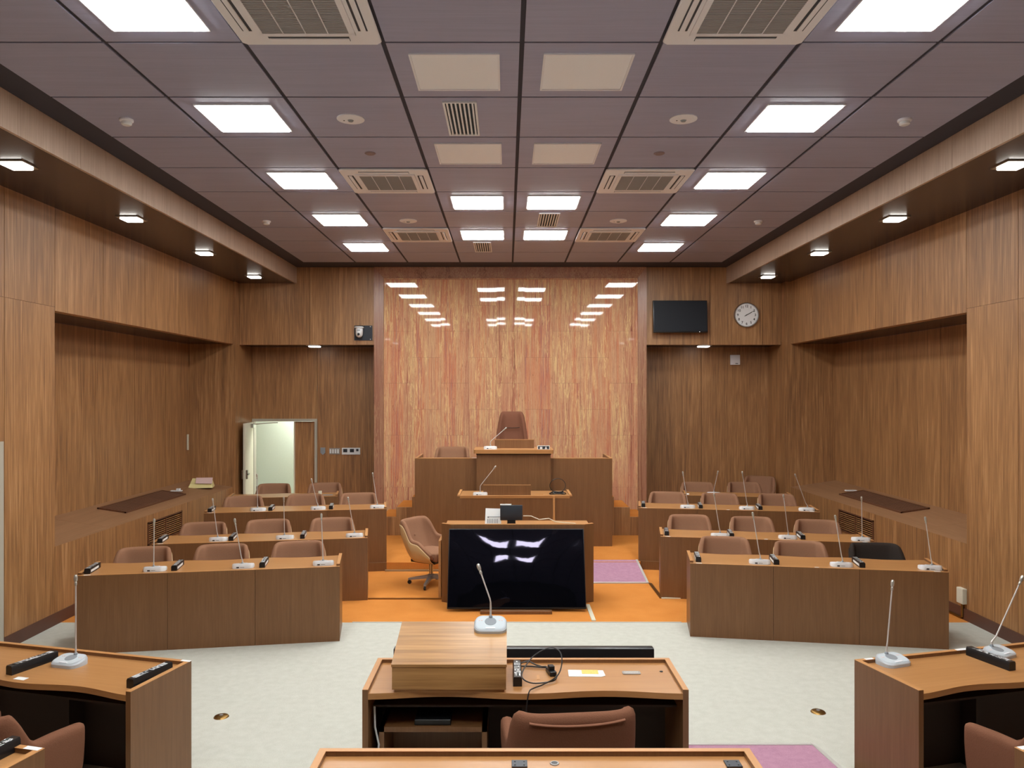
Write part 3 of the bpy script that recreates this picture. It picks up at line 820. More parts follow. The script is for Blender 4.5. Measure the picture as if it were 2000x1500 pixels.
# carpeted ramps
def ramp(x0, x1, ya, za, yb, zb, label):
    t = thing('carpet_ramp', label, 'ramp', ((x0 + x1) / 2, (ya + yb) / 2, 0))
    cx_, cy_ = (x0 + x1) / 2, (ya + yb) / 2
    def slab(mb, xa, xb, a0, a1, lift):
        f = lambda y: za + (zb - za) * (y - ya) / (yb - ya)
        mb.hexa([(xa - cx_, a0 - cy_, 0), (xb - cx_, a0 - cy_, 0), (xb - cx_, a1 - cy_, 0), (xa - cx_, a1 - cy_, 0),
                 (xa - cx_, a0 - cy_, f(a0) + lift), (xb - cx_, a0 - cy_, f(a0) + lift), (xb - cx_, a1 - cy_, f(a1) + lift), (xa - cx_, a1 - cy_, f(a1) + lift)])
    lo, hi = min(ya, yb), max(ya, yb)
    mb = MB(); slab(mb, x0 + .03, x1 - .03, lo, hi, .008); mb.build('carpet', 'pink_carpet', t)
    mb = MB(); slab(mb, x0, x0 + .03, lo, hi, .014); mb.build('edge', 'alu', t)
    mb = MB(); slab(mb, x1 - .03, x1, lo, hi, .014); mb.build('edge', 'alu', t)
    s_ = .03 if ya < yb else -.03
    mb = MB(); slab(mb, x0, x1, min(ya, ya + s_) - .001, max(ya, ya + s_), .012); mb.build('edge', 'alu', t)
    return t
ramp(0.92, 1.885, 10.19, .002, 11.06, .122, 'pink carpeted ramp with metal edges leading up to the platform')
ramp(1.17, 2.20, 5.49, .002, 3.62, .18, 'pink carpeted ramp with metal edges at the lower picture edge')

# ------------------------------------------------------------------ desks
def add_glyphs(mb, n, size, z, x0, y0, dx, dy, rng):
    """unreadable blocky white characters in a line"""
    for i in range(n):
        ox, oy = x0 + dx * i, y0 + dy * i
        for k in range(5):
            if rng.random() < .5:
                yy = oy + (rng.random() - .5) * size * .9
                mb.box(ox - size * .45, ox + size * .45, yy - size * .1, yy + size * .1, z, z + .0006)
            else:
                xx = ox + (rng.random() - .5) * size * .8
                mb.box(xx - size * .1, xx + size * .1, oy - size * .45, oy + size * .45, z, z + .0006)

def make_desk(nseat, L, D, H, label, loc, rz, name='council_desk', group=None, front='desk_v', stick=(), lip=.024, shelf=True):
    """x along the desk, y from the closed front (0) to the sitter's scalloped edge (D)"""
    t = thing(name, label, 'desk', loc, rz, group)
    pw = L / nseat
    up = 0.0 if lip else .022
    mb = MB()
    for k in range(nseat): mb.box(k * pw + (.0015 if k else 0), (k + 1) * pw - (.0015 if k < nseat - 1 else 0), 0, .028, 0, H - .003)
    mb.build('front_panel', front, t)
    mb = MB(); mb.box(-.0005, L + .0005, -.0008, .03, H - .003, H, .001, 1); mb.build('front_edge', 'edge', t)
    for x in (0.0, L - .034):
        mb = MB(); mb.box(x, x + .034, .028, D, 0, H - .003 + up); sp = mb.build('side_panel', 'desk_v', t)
        mb = MB(); mb.box(x, x + .034, .028, D, H - .003 + up, H + up, .001, 1); mb.build('side_edge', M['edge_y'], sp)
    pts = [(.034, .028), (L - .034, .028)]
    nn = 14 * nseat
    for i in range(nn + 1):
        x = L - .034 - (L - .068) * i / nn
        pts.append((x, D - .045 * math.sin(PI * ((x / pw) % 1.0)) ** 2))
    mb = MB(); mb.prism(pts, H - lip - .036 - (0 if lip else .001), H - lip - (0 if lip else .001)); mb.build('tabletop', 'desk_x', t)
    if shelf:
        mb = MB(); mb.box(.034, L - .034, .037, D * .7, H - .17, H - .157); mb.build('under_shelf', 'inner', t)
    mb = MB(); mb.box(.034, L - .034, .029, .036, .0, H - .065); mb.build('gloom_liner', 'inner', t)  # added dark sheet; the gloom under the desk is put into its colour
    if nseat > 1:
        for k in range(1, nseat):
            mb = MB(); mb.box(k * pw - .012, k * pw + .012, .037, D * .3, 0, H - .061); mb.build('divider', 'inner', t)
    for (sx, sy, sz, w_, d_) in stick:
        mb = MB(); mb.box(sx - w_, sx + w_, sy - d_, sy + d_, sz, sz + .001); mb.build('sticker', 'paper', t)
    return t
M['edge_y'] = wood('desk_edge_y', srgb(166, 112, 64), srgb(188, 134, 82), srgb(206, 154, 100), 'y', 80, 10, 0.5, 0.4, 0.0, 0.6)

DL, DD, DH = 2.48, .56, .76
A = math.radians(9.5)
ROWS = [('L1', (-4.146, 7.40, 0), A, 'left', 'front'), ('L2', (-4.146, 8.965, 0), A, 'left', 'second'), ('L3', (-4.163, 10.55, .12), A, 'left', 'third'),
        ('R1', (1.90, 7.96, 0), -A, 'right', 'front'), ('R2', (1.894, 9.47, 0), -A, 'right', 'second'), ('R3', (1.895, 11.06, .12), -A, 'right', 'third')]
FR_ = {}
for key, loc, a, side, nm in ROWS:
    st = [(.09, .014, DH, .03, .01)] if key[0] == 'L' else [(.09, .014, DH, .03, .01), (DL - .1, .014, DH, .03, .01), (1.25, .014, DH, .022, .01)]
    low = .0
    d = make_desk(3, DL, DD, DH, 'three-seat wooden council desk facing the viewer, %s row on the %s' % (nm, side), (loc[0], loc[1], loc[2]), a, 'council_desk', 'three-seat council desks', 'desk_v', st, 0)
    if key[1] == '3':
        # the panel of the third row runs down past the platform edge
        mb = MB()
        mb.box(0, DL, -.03, -.001, -.12, .0)
        mb.build('plinth', 'desk_v', d)
    FR_[key] = (Vector(loc), a)
d4l = make_desk(2, 1.70, .5, DH, 'two-seat wooden desk in the back row by the open door', (-4.40, 12.07, .12), A, 'council_desk', 'two-seat back-row desks', lip=0)
d4r = make_desk(2, 1.70, .5, DH, 'two-seat wooden desk in the back row of the right niche', (2.88, 12.45, .12), -A, 'council_desk', 'two-seat back-row desks', lip=0)
FR_['L4'] = (Vector((-4.40, 12.07, .12)), A); FR_['R4'] = (Vector((2.88, 12.45, .12)), -A)

def on(key, s, d, z):
    o, a = FR_[key]
    return (o.x + s * math.cos(a) - d * math.sin(a), o.y + s * math.sin(a) + d * math.cos(a), o.z + z)

# near desks, sitter's side towards the viewer
NA = math.radians(14.6)
cdesk = make_desk(2, 1.93, .55, .76, 'two-seat wooden desk in the centre carrying the slanted lectern box', (1.075, 5.09, 0), PI, 'council_desk', 'near desks', 'desk_v')
ldesk = make_desk(3, 2.48, .55, .76, 'wooden desk at the left picture edge with two black name bars', (-2.07, 5.04, 0), PI - NA, 'council_desk', 'near desks', 'desk_v',
                  [(.03, .016, .76, .035, .012), (.86, .49, .736, .04, .02)])
# (left desk: origin at its aisle corner, running away to the left)
rdesk = make_desk(3, 2.48, .55, .76, 'wooden desk at the right picture edge with two near gooseneck microphones', (2.29 + 2.48 * math.cos(NA), 5.06 + 2.48 * math.sin(NA), 0), PI + NA, 'council_desk', 'near desks', 'desk_v',
                  [(2.48 - .10, .016, .76, .03, .012), (2.48 - .85, .016, .76, .05, .014)])
FR_['CN'] = (Vector((1.075, 5.09, 0)), PI)
FR_['LN'] = (Vector((-2.07, 5.04, 0)), PI - NA)
FR_['RN'] = (Vector((2.29 + 2.48 * math.cos(NA), 5.06 + 2.48 * math.sin(NA), 0)), PI + NA)
TZ = .18
tdesk = make_desk(2, 1.93, .55, .735, 'two-seat wooden desk along the bottom picture edge, only its far rim showing', (1.09, 3.45, TZ), PI, 'council_desk', 'upper tier desks')
tl = make_desk(3, 2.48, .55, .74, 'corner of a wooden desk at the bottom left, closest to the viewer', (-2.07, 3.44, TZ), PI - NA, 'council_desk', 'upper tier desks', 'desk_v', [(.05, .016, .74, .04, .014)])
tr = make_desk(3, 2.48, .55, .74, 'corner of a wooden desk at the bottom right, closest to the viewer', (2.28 + 2.48 * math.cos(NA), 3.45 + 2.48 * math.sin(NA), TZ), PI + NA, 'council_desk', 'upper tier desks', 'desk_v', [(2.48 - .05, .016, .74, .04, .014)])
FR_['TC'] = (Vector((1.09, 3.45, TZ)), PI); FR_['TL'] = (Vector((-2.07, 3.44, TZ)), PI - NA)

# cabinet under the centre desk, left side
t = thing('under_desk_cabinet', 'open wooden cabinet standing under the centre desk on the left', 'cabinet', (-.44, 4.83, 0))
mb = MB(); mb.box(-.33, -.30, -.2, .2, 0, .50); mb.box(.29, .32, -.2, .2, 0, .50); mb.box(-.33, .32, -.2, .2, .47, .50); mb.box(-.33, .32, -.2, .2, .06, .09); mb.box(-.33, .32, .18, .2, 0, .5)
mb.build('carcass', 'desk_v', t)
mb = MB(); mb.box(-.12, .1, -.18, .1, .50, .535, .004, 1); mb.build('equipment', 'black', t)
mb = MB(); mb.tube([(-.36, -.19, .62), (-.355, -.2, .5), (-.33, -.21, .4), (-.345, -.21, .3), (-.32, -.21, .15), (-.33, -.2, .02)], .006); mb.build('cable', 'white', t)

# monitor on the floor side of the centre desk (only its top rim rises above)
t = thing('back_monitor', 'black television standing behind the centre desk, only its top edge showing', 'television', (.115, 5.24, 0))
mb = MB(); mb.box(-.885, .885, -.035, .035, -.25 + .5, .782, .008, 2); mb.build('housing', 'black', t)
mb = MB(); mb.box(-.87, .87, .034, .037, .27, .77); mb.build('screen', 'glass', t)
for s_ in (-.5, .5):
    mb = MB(); mb.box(s_ - .03, s_ + .03, -.06, .14, 0, .012); mb.box(s_ - .02, s_ + .02, -.02, .02, .0, .3); mb.build('foot', 'black', t)

# slanted lectern box on the centre desk
tt = .736
t = thing('lectern_box', 'light wooden box with a slanted top standing on the centre desk', 'lectern', (-.343, 4.55, tt))
mb = MB(); mb.box(-.325, .325, .012, .455, 0, .02); mb.build('plinth', 'desk_x', t)
mb = MB()
mb.hexa([(-.338, 0, .02), (.338, 0, .02), (.338, .465, .02), (-.338, .465, .02), (-.338, 0, .155), (.338, 0, .155), (.338, .465, .268), (-.338, .465, .268)]); mb.build('box', 'board', t)
mb = MB()
mb.hexa([(-.342, -.004, .155), (.342, -.004, .155), (.342, .47, .270), (-.342, .47, .270), (-.342, -.004, .170), (.342, -.004, .170), (.342, .47, .285), (-.342, .47, .285)]); mb.build('slanted_top', 'board', t)

# ------------------------------------------------------------------ chairs
def smooth01(a, b, x):
    t = max(0., min(1., (x - a) / (b - a))); return t * t * (3 - 2 * t)

def tub(mb, hb, ha0, ha1, wa, wt, yfront, lean, z0, inset, offset=0.0, vmax=1.0, na=5, nc=17, nv=7, corner=(28, 56), sq=3.4):
    """open shell: arms and back as one curved wall; hb back rim, ha0..ha1 arm rim back..front"""
    P = []
    for i in range(na): P.append((-1, yfront + (0.0 - yfront) * i / na, None))
    for i in range(nc): P.append((0, None, 180.0 * i / (nc - 1)))
    for i in range(na): P.append((1, 0.0 + (yfront - 0.0) * (i + 1) / na, None))
    b = bmesh.new(); cols = []
    for sd, yy, th in P:
        if th is None:
            x, y = sd * wa, yy
            f = (0.0 - yy) / (0.0 - yfront)
            h = ha0 + (ha1 - ha0) * f; back = 0.0
        else:
            r = math.radians(th); c, s_ = math.cos(r), math.sin(r)
            n = 2 / sq
            x = -wa * math.copysign(abs(c) ** n, c); y = .25 * abs(s_) ** n
            el = th if th < 90 else 180 - th
            k = smooth01(corner[0], corner[1], el)
            h = ha0 + (hb - ha0) * k; back = smooth01(corner[0] - 6, corner[1] + (4 if sq > 4 else 20), el)
        col = []
        for j in range(nv):
            v = vmax * j / (nv - 1)
            z = z0 + (h - z0) * v
            sc = inset + (1 - inset) * min(1.0, (v * 1.6)) ** .6
            px, py = x * sc, y * sc if y > 0 else y
            if z > .55: px *= 1 - (1 - wt) * (z - .55) / (.86 - .55) * back
            py += lean * (z - .42) * back
            if offset:
                px += offset * (px / (abs(px) + .05)); py += offset * back
            col.append(b.verts.new((px, py, z)))
        cols.append(col)
    for a, c in zip(cols, cols[1:]):
        for j in range(nv - 1): b.faces.new((a[j], a[j + 1], c[j + 1], c[j]))
    bmesh.ops.recalc_face_normals(b, faces=b.faces[:])
    return mb.add(b)

def solid(o, th, off, lv=1):
    m = o.modifiers.new('solid', 'SOLIDIFY'); m.thickness = th; m.offset = off
    if lv:
        s_ = o.modifiers.new('subdiv', 'SUBSURF'); s_.levels = lv; s_.render_levels = lv
    return o

def chair_base(t, stem_top, star=4, matb='steelgray', twist=.35):
    mb = MB(); mb.lathe([(.028, .10), (.028, stem_top), (.05, stem_top + .001), (.05, stem_top + .02)], 16); mb.build('stem', 'chrome', t)
    mb = MB()
    mb.lathe([(.05, .085), (.045, .14), (.03, .15)], 16)
    for k in range(star):
        R = rot_z(twist + 2 * PI * k / star)
        h = [(.03, -.028, .09), (.31, -.016, .055), (.31, .016, .055), (.03, .028, .09), (.03, -.024, .135), (.31, -.014, .078), (.31, .014, .078), (.03, .024, .135)]
        mb.hexa([tuple(R @ Vector(p)) for p in h])
    bs = mb.build('base', matb, t)
    for k in range(star):
        R = rot_z(twist + 2 * PI * k / star)
        mb = MB(); mb.lathe([(.0, -.012), (.024, -.012), (.027, -.006), (.027, .006), (.024, .012), (0, .012)], 16, R @ Matrix.Translation((.295, 0, .0275)) @ Matrix.Rotation(PI / 2, 4, 'X'))
        mb.tube([tuple(R @ Vector((.295, 0, .03))), tuple(R @ Vector((.295, 0, .06)))], .008)
        mb.build('caster', 'black', bs)

def make_armchair(label, fabric='fabric', name='armchair', tall=.86, lower=.46, shell='shell', button=True):
    """swivel tub chair, seat faces -y"""
    t = thing(name, label, 'chair')
    mb = MB(); tub(mb, tall, .62, lower, .285, .97, -.21, .26, .40, .80, corner=(10, 36), nc=25)
    solid(mb.build('backrest', fabric, t), .055, 0.0)
    mb = MB(); tub(mb, tall - .02, .60, lower - .025, .285, .97, -.21, .26, .34, .70, .026, .93, corner=(10, 36), nc=25)
    solid(mb.build('shell', shell, t), .012, 1.0)
    mb = MB(); mb.prism([(-.22, -.25), (.22, -.25), (.235, -.1), (.225, .14), (.15, .21), (-.15, .21), (-.225, .14), (-.235, -.1)], .36, .47, .025, 3); mb.build('seat', fabric, t)
    mb = MB(); mb.prism([(-.2, -.2), (.2, -.2), (.2, .18), (-.2, .18)], .325, .36); mb.build('underframe', 'black', t)
    if button:
        mb = MB(); mb.lathe([(0, .006), (.012, .004), (.016, 0)], 14, Matrix.Translation((0, .262, .64)) @ Matrix.Rotation(math.radians(78), 4, 'X')); mb.build('button', fabric, t)
    chair_base(t, .31)
    return t

A1 = None
def put_chair(loc, rz, label, group, dark=False):
    global A1
    if dark: 
        c = make_armchair(label, 'fabric_dark', shell='fabric_dark'); c.location = loc; c.rotation_euler = (0, 0, rz); c['group'] = group; return c
    if A1 is None:
        A1 = make_armchair(label); A1.location = loc; A1.rotation_euler = (0, 0, rz); A1['group'] = group; return A1
    return dup(A1, loc, rz, label, group)
SEAT = {'L': ['nearest the wall', 'middle of three', 'nearest the aisle'], 'R': ['nearest the aisle', 'middle of three', 'nearest the wall']}
CH = {'L1': [(.40, .90), (1.18, .93), (2.00, .97)], 'L2': [(.40, .96), (1.20, 1.06), (2.01, 1.07)], 'L3': [(.39, 1.06), (1.26, 1.13), (2.06, 1.16)],
      'R1': [(.45, 1.09), (1.26, .95), (2.07, .97)], 'R2': [(.44, 1.22), (1.25, 1.18), (2.03, 1.06)], 'R3': [(.44, 1.19), (1.25, 1.16), (2.12, 1.21)]}
TW = {'L1': [.05, -.02, .03], 'L2': [.0, .06, .02], 'L3': [.1, -.03, .0], 'R1': [.0, .05, .1], 'R2': [.1, .08, -.05], 'R3': [-.05, .05, .12]}
for key, loc, a, side, nm in ROWS:
    for i, (s, d) in enumerate(CH[key]):
        dark = key == 'R1' and i == 2
        lab = ('black upholstered armchair at the %s desk row on the %s' if dark else 'brown upholstered armchair at the %s desk row on the %s, ' + SEAT[key[0]][i]) % (nm, side)
        put_chair(on(key, s, d - .36, 0), a + TW[key][i], lab, 'councillors armchairs', dark)
put_chair((-3.97, 12.93, .12), .1, 'brown armchair at the back-row desk in front of the open doorway', 'councillors armchairs')
put_chair((-3.12, 13.06, .12), .12, 'brown armchair at the left back-row desk, under the light switches', 'councillors armchairs')
put_chair((3.30, 13.16, .12), -.1, 'brown armchair at the right back-row desk, closer to the stone wall', 'councillors armchairs')
put_chair((4.11, 13.16, .12), -.1, 'brown armchair at the right back-row desk, in front of a turned chair', 'councillors armchairs')
put_chair((4.56, 14.02, .14), -.55, 'turned brown armchair behind the others against the right niche wall', 'councillors armchairs')
put_chair((-1.0, 10.13, 0), 1.05, 'brown swivel armchair with pale shell turned sideways beside the large television', 'councillors armchairs')
put_chair((-.92, 12.72, .77), .0, 'brown armchair behind the left wing of the raised dais', 'councillors armchairs')

# high-backed chair of the chairperson
t = thing('high_back_chair', 'tall high-backed brown chair behind the raised central desk', 'chair', (.085, 12.80, .77))
mb = MB(); tub(mb, 1.46, .78, .72, .27, .92, -.2, .06, .50, .85, corner=(20, 46), nv=9)
solid(mb.build('backrest', 'fabric_brown2', t), .07, 0.0)
mb = MB(); mb.prism([(-.23, -.25), (.23, -.25), (.24, .18), (-.24, .18)], .42, .54, .025, 3); mb.build('seat', 'fabric_brown2', t)
mb = MB(); mb.tube([(-.13, .213, 1.185), (-.07, .217, 1.178), (0, .218, 1.176), (.07, .217, 1.178), (.13, .213, 1.185)], .006); mb.build('seam', 'fabric_dark', t)
chair_base(t, .42)

# near boxy chairs seen from behind
def make_tub_chair(label, loc, rz):
    """boxier tub chair with level arms; seat faces -y"""
    t = thing('tub_chair', label, 'chair', loc, rz, 'near tub chairs')
    mb = MB(); tub(mb, .86, .67, .655, .315, .97, -.19, .14, .36, .92, corner=(10, 26), nc=37, sq=5.0)
    solid(mb.build('backrest', 'fabric_near', t), .075, 0.0)
    mb = MB(); mb.tube([(-.25 + .5 * i / 16, .346 - .012 * abs(i / 8 - 1) ** 4, .822 - .018 * (1 - (i / 8 - 1) ** 2)) for i in range(17)], .006, 6); mb.build('piping', 'piping', t)
    mb = MB(); mb.prism([(-.25, -.25), (.25, -.25), (.25, .18), (-.25, .18)], .36, .47, .03, 3); mb.build('seat', 'fabric_near', t)
    mb = MB(); mb.prism([(-.26, -.2), (.26, -.2), (.26, .2), (-.26, .2)], .33, .36); mb.build('underframe', 'black', t)
    chair_base(t, .31)
    return t
M['piping'] = plain('welt_piping', srgb(150, 100, 76), 0.9)
M['fabric_near'] = plain('brown_wool', srgb(120, 80, 60), 0.92, 0, 0.15, 0.06, 160, 0.35)
make_tub_chair('brown tub chair seen from behind at the centre desk', (.33, 4.28, 0), PI + .10)
make_tub_chair('brown tub chair at the left picture edge, right arm showing', (-2.765, 4.27, 0), PI - .31)
make_tub_chair('brown tub chair at the right picture edge, left arm showing', (2.965, 4.27, 0), PI + .31)

# ------------------------------------------------------------------ dais, podium, television desk
t = thing('dais_desk', 'long raised wooden dais front with open wings in front of the stone wall', 'desk', (.105, 12.1, .12))
hx = 1.556
for s_ in (-1, 1):
    mb = MB(); mb.box(min(s_ * .55, s_ * hx), max(s_ * .55, s_ * hx), 0, .03, 0, 1.383); mb.build('front_panel', 'desk_v', t)
    mb = MB(); mb.box(min(s_ * .55, s_ * hx), max(s_ * .55, s_ * hx), -.002, .032, 1.383, 1.39); mb.build('front_edge', 'edge', t)
    mb = MB(); mb.box(min(s_ * (hx - .035), s_ * hx), max(s_ * (hx - .035), s_ * hx), .03, .92, 0, 1.386); sp = mb.build('side_panel', 'desk_v', t)
    mb = MB(); mb.box(min(s_ * (hx - .035), s_ * hx), max(s_ * (hx - .035), s_ * hx), .03, .92, 1.386, 1.39); mb.build('side_edge', M['edge_y'], sp)
    mb = MB(); mb.box(min(s_ * .55, s_ * (hx - .036)), max(s_ * .55, s_ * (hx - .036)), .031, .55, 1.325, 1.355); mb.build('tabletop', 'desk_x', t)
t = thing('speaker_desk', 'tall central desk of the dais with a thick light-edged top', 'desk', (.105, 11.98, .12))
mb = MB(); mb.box(-.578, .578, 0, .03, 0, 1.46); mb.build('front_panel', 'desk_v', t)
for s_ in (-1, 1):
    mb = MB(); mb.box(min(s_ * .578, s_ * .548), max(s_ * .578, s_ * .548), .03, .55, 0, 1.46); mb.build('side_panel', 'desk_v', t)
mb = MB(); mb.prism([(-.60, -.05), (.60, -.05), (.62, -.03), (.62, .62), (-.62, .62), (-.62, -.03)], 1.472, 1.525); mb.build('top_slab', 'desk_x', t)
mb = MB(); mb.prism([(-.585, -.02), (.585, -.02), (.585, .6), (-.585, .6)], 1.455, 1.472); mb.build('shadow_groove', 'inner', t)
mb = MB(); mb.prism([(-.60, -.051), (.60, -.051), (.62, -.031), (.62, .62), (-.62, .62), (-.62, -.031)], 1.525, 1.532); mb.build('top_edge', 'edge', t)
ztop = .12 + 1.532
t = thing('desk_screen_board', 'low wooden screen board standing on the tall central desk', 'board', (.12, 12.30, ztop))
mb = MB(); mb.box(-.315, .315, 0, .025, 0, .135); mb.build('panel', 'desk_v', t)
mb = MB(); mb.box(-.315, .315, -.001, .026, .135, .142); mb.build('edge', 'edge', t)
t = thing('vote_counter', 'small framed black display with two white figures on the tall central desk', 'display', (.575, 12.02, ztop))
mb = MB(); mb.box(-.095, .095, 0, .02, 0, .06); mb.build('frame', 'white', t)
mb = MB(); mb.box(-.086, .086, -.002, 0, .004, .052); mb.build('face', 'darkplate', t)
mb = MB(); mb.prism([(-.06, .008), (-.02, .008), (-.02, .036), (-.03, .042), (-.04, .036), (-.05, .042), (-.06, .036)], .002, .004, mat=Matrix.Rotation(PI / 2, 4, 'X')); mb.prism([(.02, .008), (.052, .008), (.052, .022), (.045, .024), (.045, .042), (.028, .042), (.028, .024), (.02, .022)], .002, .004, mat=Matrix.Rotation(PI / 2, 4, 'X')); mb.build('figures', 'white', t)
# things on the left wing
mb = MB(); mb.box(-.14, .12, -.08, .1, 0, .006); mb.box(.06, .14, -.05, .0, .006, .03, .004, 1)
tag(mb.build('paper_sheets', 'paper', None, (-.62, 12.25, .12 + 1.39 - .034)), 'white papers lying on the left wing of the dais', 'papers')

# speech podium below the dais
PX0, PX1, PYF = -.71, .935, 11.0
t = thing('podium', 'wooden podium with a low screen board standing before the dais', 'podium', ((PX0 + PX1) / 2, PYF, .12))
hw = (PX1 - PX0) / 2
mb = MB(); mb.box(-hw, .54 * hw / .822 + .0, 0, .03, 0, .935); mb.box(.58, hw, 0, .03, 0, .935); mb.build('front_panel', 'desk_v', t)
mb = MB(); mb.box(.545, .577, -.012, .03, 0, .94); mb.build('post', 'edge', t)
for s_ in (-1, 1):
    mb = MB(); mb.box(min(s_ * hw, s_ * (hw - .035)), max(s_ * hw, s_ * (hw - .035)), .03, .66, 0, .947); sp = mb.build('side_panel', 'desk_v', t)
    mb = MB(); mb.box(min(s_ * hw, s_ * (hw - .035)), max(s_ * hw, s_ * (hw - .035)), .03, .66, .947, .951); mb.build('side_edge', M['edge_y'], sp)
mb = MB(); mb.box(-hw + .036, hw - .036, -.004, .62, .905, .935); mb.build('tabletop', 'desk_x', t)
mb = MB(); mb.box(-hw, hw, -.006, .03, .935, .942); mb.build('front_edge', 'edge', t)
t = thing('lectern_board', 'low wooden board standing on the podium in front of the dais', 'board', (.02, 11.10, .12 + .935))
mb = MB(); mb.box(-.36, .325, 0, .022, 0, .145); mb.build('panel', 'desk_v', t)
mb = MB(); mb.box(-.36, .325, -.001, .023, .145, .149); mb.build('edge', 'edge', t)
# cable coil on the podium
mb = MB()
pts = [(.0 + .115 * math.cos(a), .02 * math.sin(2 * a), .13 + .10 * math.sin(a)) for a in [i * 2 * PI / 28 - PI / 2 for i in range(29)]]
mb.tube(pts, .005, 6)
for k in range(4):
    ph = k * 1.3
    mb.tube([(.0 + (.12 - k * .012) * math.cos(a + ph), .05 * math.sin(a + ph) - .0, .012 + k * .008 + .006 * math.sin(3 * a)) for a in [i * 2 * PI / 20 for i in range(21)]], .006, 6)
tag(mb.build('cable_coil', 'black', None, (.74, 11.2, .12 + .935)), 'black cable coil with one upright loop lying on the podium', 'cable')
mb = MB(); mb.box(-.06, .06, -.04, .04, 0, .004)
tag(mb.build('note_card', M['edge'], None, (.47, 11.2, .12 + .936)), 'small pale card lying on the podium beside the cable coil', 'card')

# desk behind the big television
t = thing('witness_desk', 'wooden desk with slanted sides behind the large leaning television', 'desk', (.13, 9.23, 0))
out = [(-.80, 0.0), (.80, 0.0), (.92, .07), (.92, .55), (-.92, .55), (-.92, .07)]
def wallseg(mb, p, q, z0, z1, th=.03):
    p, q = Vector((*p, 0)), Vector((*q, 0)); dv = (q - p).normalized(); nv = Vector((-dv.y, dv.x, 0)) * th
    mb.hexa([(p.x, p.y, z0), (q.x, q.y, z0), (q.x + nv.x, q.y + nv.y, z0), (p.x + nv.x, p.y + nv.y, z0), (p.x, p.y, z1), (q.x, q.y, z1), (q.x + nv.x, q.y + nv.y, z1), (p.x + nv.x, p.y + nv.y, z1)])
mb = MB(); wallseg(mb, out[0], out[1], 0, .945); mb.build('front_panel', 'desk_v', t)
for i, j in ((1, 2), (5, 0)):
    mb = MB(); wallseg(mb, out[i], out[j], 0, .945); mb.build('corner_panel', 'desk_v', t)
for i, j in ((2, 3), (4, 5)):
    mb = MB(); wallseg(mb, out[i], out[j], 0, .87); mb.build('side_panel', 'desk_v', t)
mb = MB()
for i, j in ((0, 1), (1, 2), (5, 0)): wallseg(mb, out[i], out[j], .945, .951, .034)
mb.build('rim', 'edge', t)
mb = MB(); mb.prism([(-.78, .03), (.78, .03), (.885, .10), (.885, .55), (-.885, .55), (-.885, .10)], .87, .905); mb.build('tabletop', 'desk_x', t)
mb = MB(); mb.box(-.975, -.945, .26, .60, 0, .70); mb.build('side_leg', 'edge', t)

# big television leaning back against that desk
t = thing('floor_television', 'large black television on the floor leaning against the centre desk', 'television', (.113, 8.86, .035), rot=(-math.radians(19.5), 0, 0))
mb = MB(); mb.box(-.805, .805, 0, .045, 0, .925, .006, 2); mb.build('housing', 'black', t)
mb = MB()
nx, nz = 24, 14
b = bmesh.new(); g = {}
rg = random.Random(5)
for i in range(nx + 1):
    for j in range(nz + 1):
        g[i, j] = b.verts.new((-.795 + 1.59 * i / nx, -.003 - .03 * (1 - (2 * i / nx - 1) ** 2) * (1 - (2 * j / nz - 1) ** 2) + .0012 * math.sin(i * .9 + j * .55) * math.sin(j * 1.1), .018 + .897 * j / nz))
for i in range(nx):
    for j in range(nz): b.faces.new((g[i, j], g[i + 1, j], g[i + 1, j + 1], g[i, j + 1]))
mb.add(b); mb.build('screen', 'glass', t)
t = thing('television_stop', 'wooden strip on the orange carpet holding the television foot', 'wood strip', (.105, 8.80, 0))
mb = MB(); mb.box(-.41, .41, -.04, .03, 0, .035, .002, 1); mb.build('bar', 'desk_v', t)
# things on the witness desk
zt = .906
t = thing('desk_monitor', 'small dark monitor seen from behind on the desk above the television', 'monitor', (.055, 9.42, zt))
mb = MB(); mb.box(-.137, .137, 0, .03, .06, .245, .005, 2); mb.build('housing', 'darkplate', t)
mb = MB(); mb.box(-.125, .125, .029, .032, .075, .235); mb.build('screen', 'glass', t)
mb = MB(); mb.box(-.06, .06, -.05, .06, 0, .014); mb.box(-.05, .05, -.01, .02, .014, .07); mb.build('stand', 'black', t)
mb = MB(); mb.box(-.137, .0, -.004, .034, .245, .256); mb.build('label_strip', 'white', t)
t = thing('document_holder', 'white printed sheets standing left of the small monitor', 'papers', (-.17, 9.44, zt))
mb = MB(); mb.hexa([(-.1, 0, 0), (.1, .0, 0), (.1, .008, 0), (-.1, .008, 0), (-.093, .06, .195), (.1, .06, .19), (.1, .068, .19), (-.093, .068, .195)]); mb.build('sheets', 'paper', t)
mb = MB()
for k in range(7): mb.box(-.07 + .02 * k, -.062 + .02 * k, .0, .003, .02, .075)
mb.box(-.06, .1, .022, .028, .095, .1); mb.box(-.07, -.05, .024, .03, .085, .1)
mb.build('print', 'midgray', t)
mb = MB(); mb.tube([(.20, 9.45, zt + .11), (.30, 9.5, zt + .10), (.40, 9.48, zt + .06), (.52, 9.5, zt + .07), (.60, 9.5, zt + .03), (.85, 9.48, zt + .01)], .006, 6)
tag(mb.build('desk_cable', 'cream', None, (0, 0, 0)), 'pale cable running right from the small monitor along the desk', 'cable')

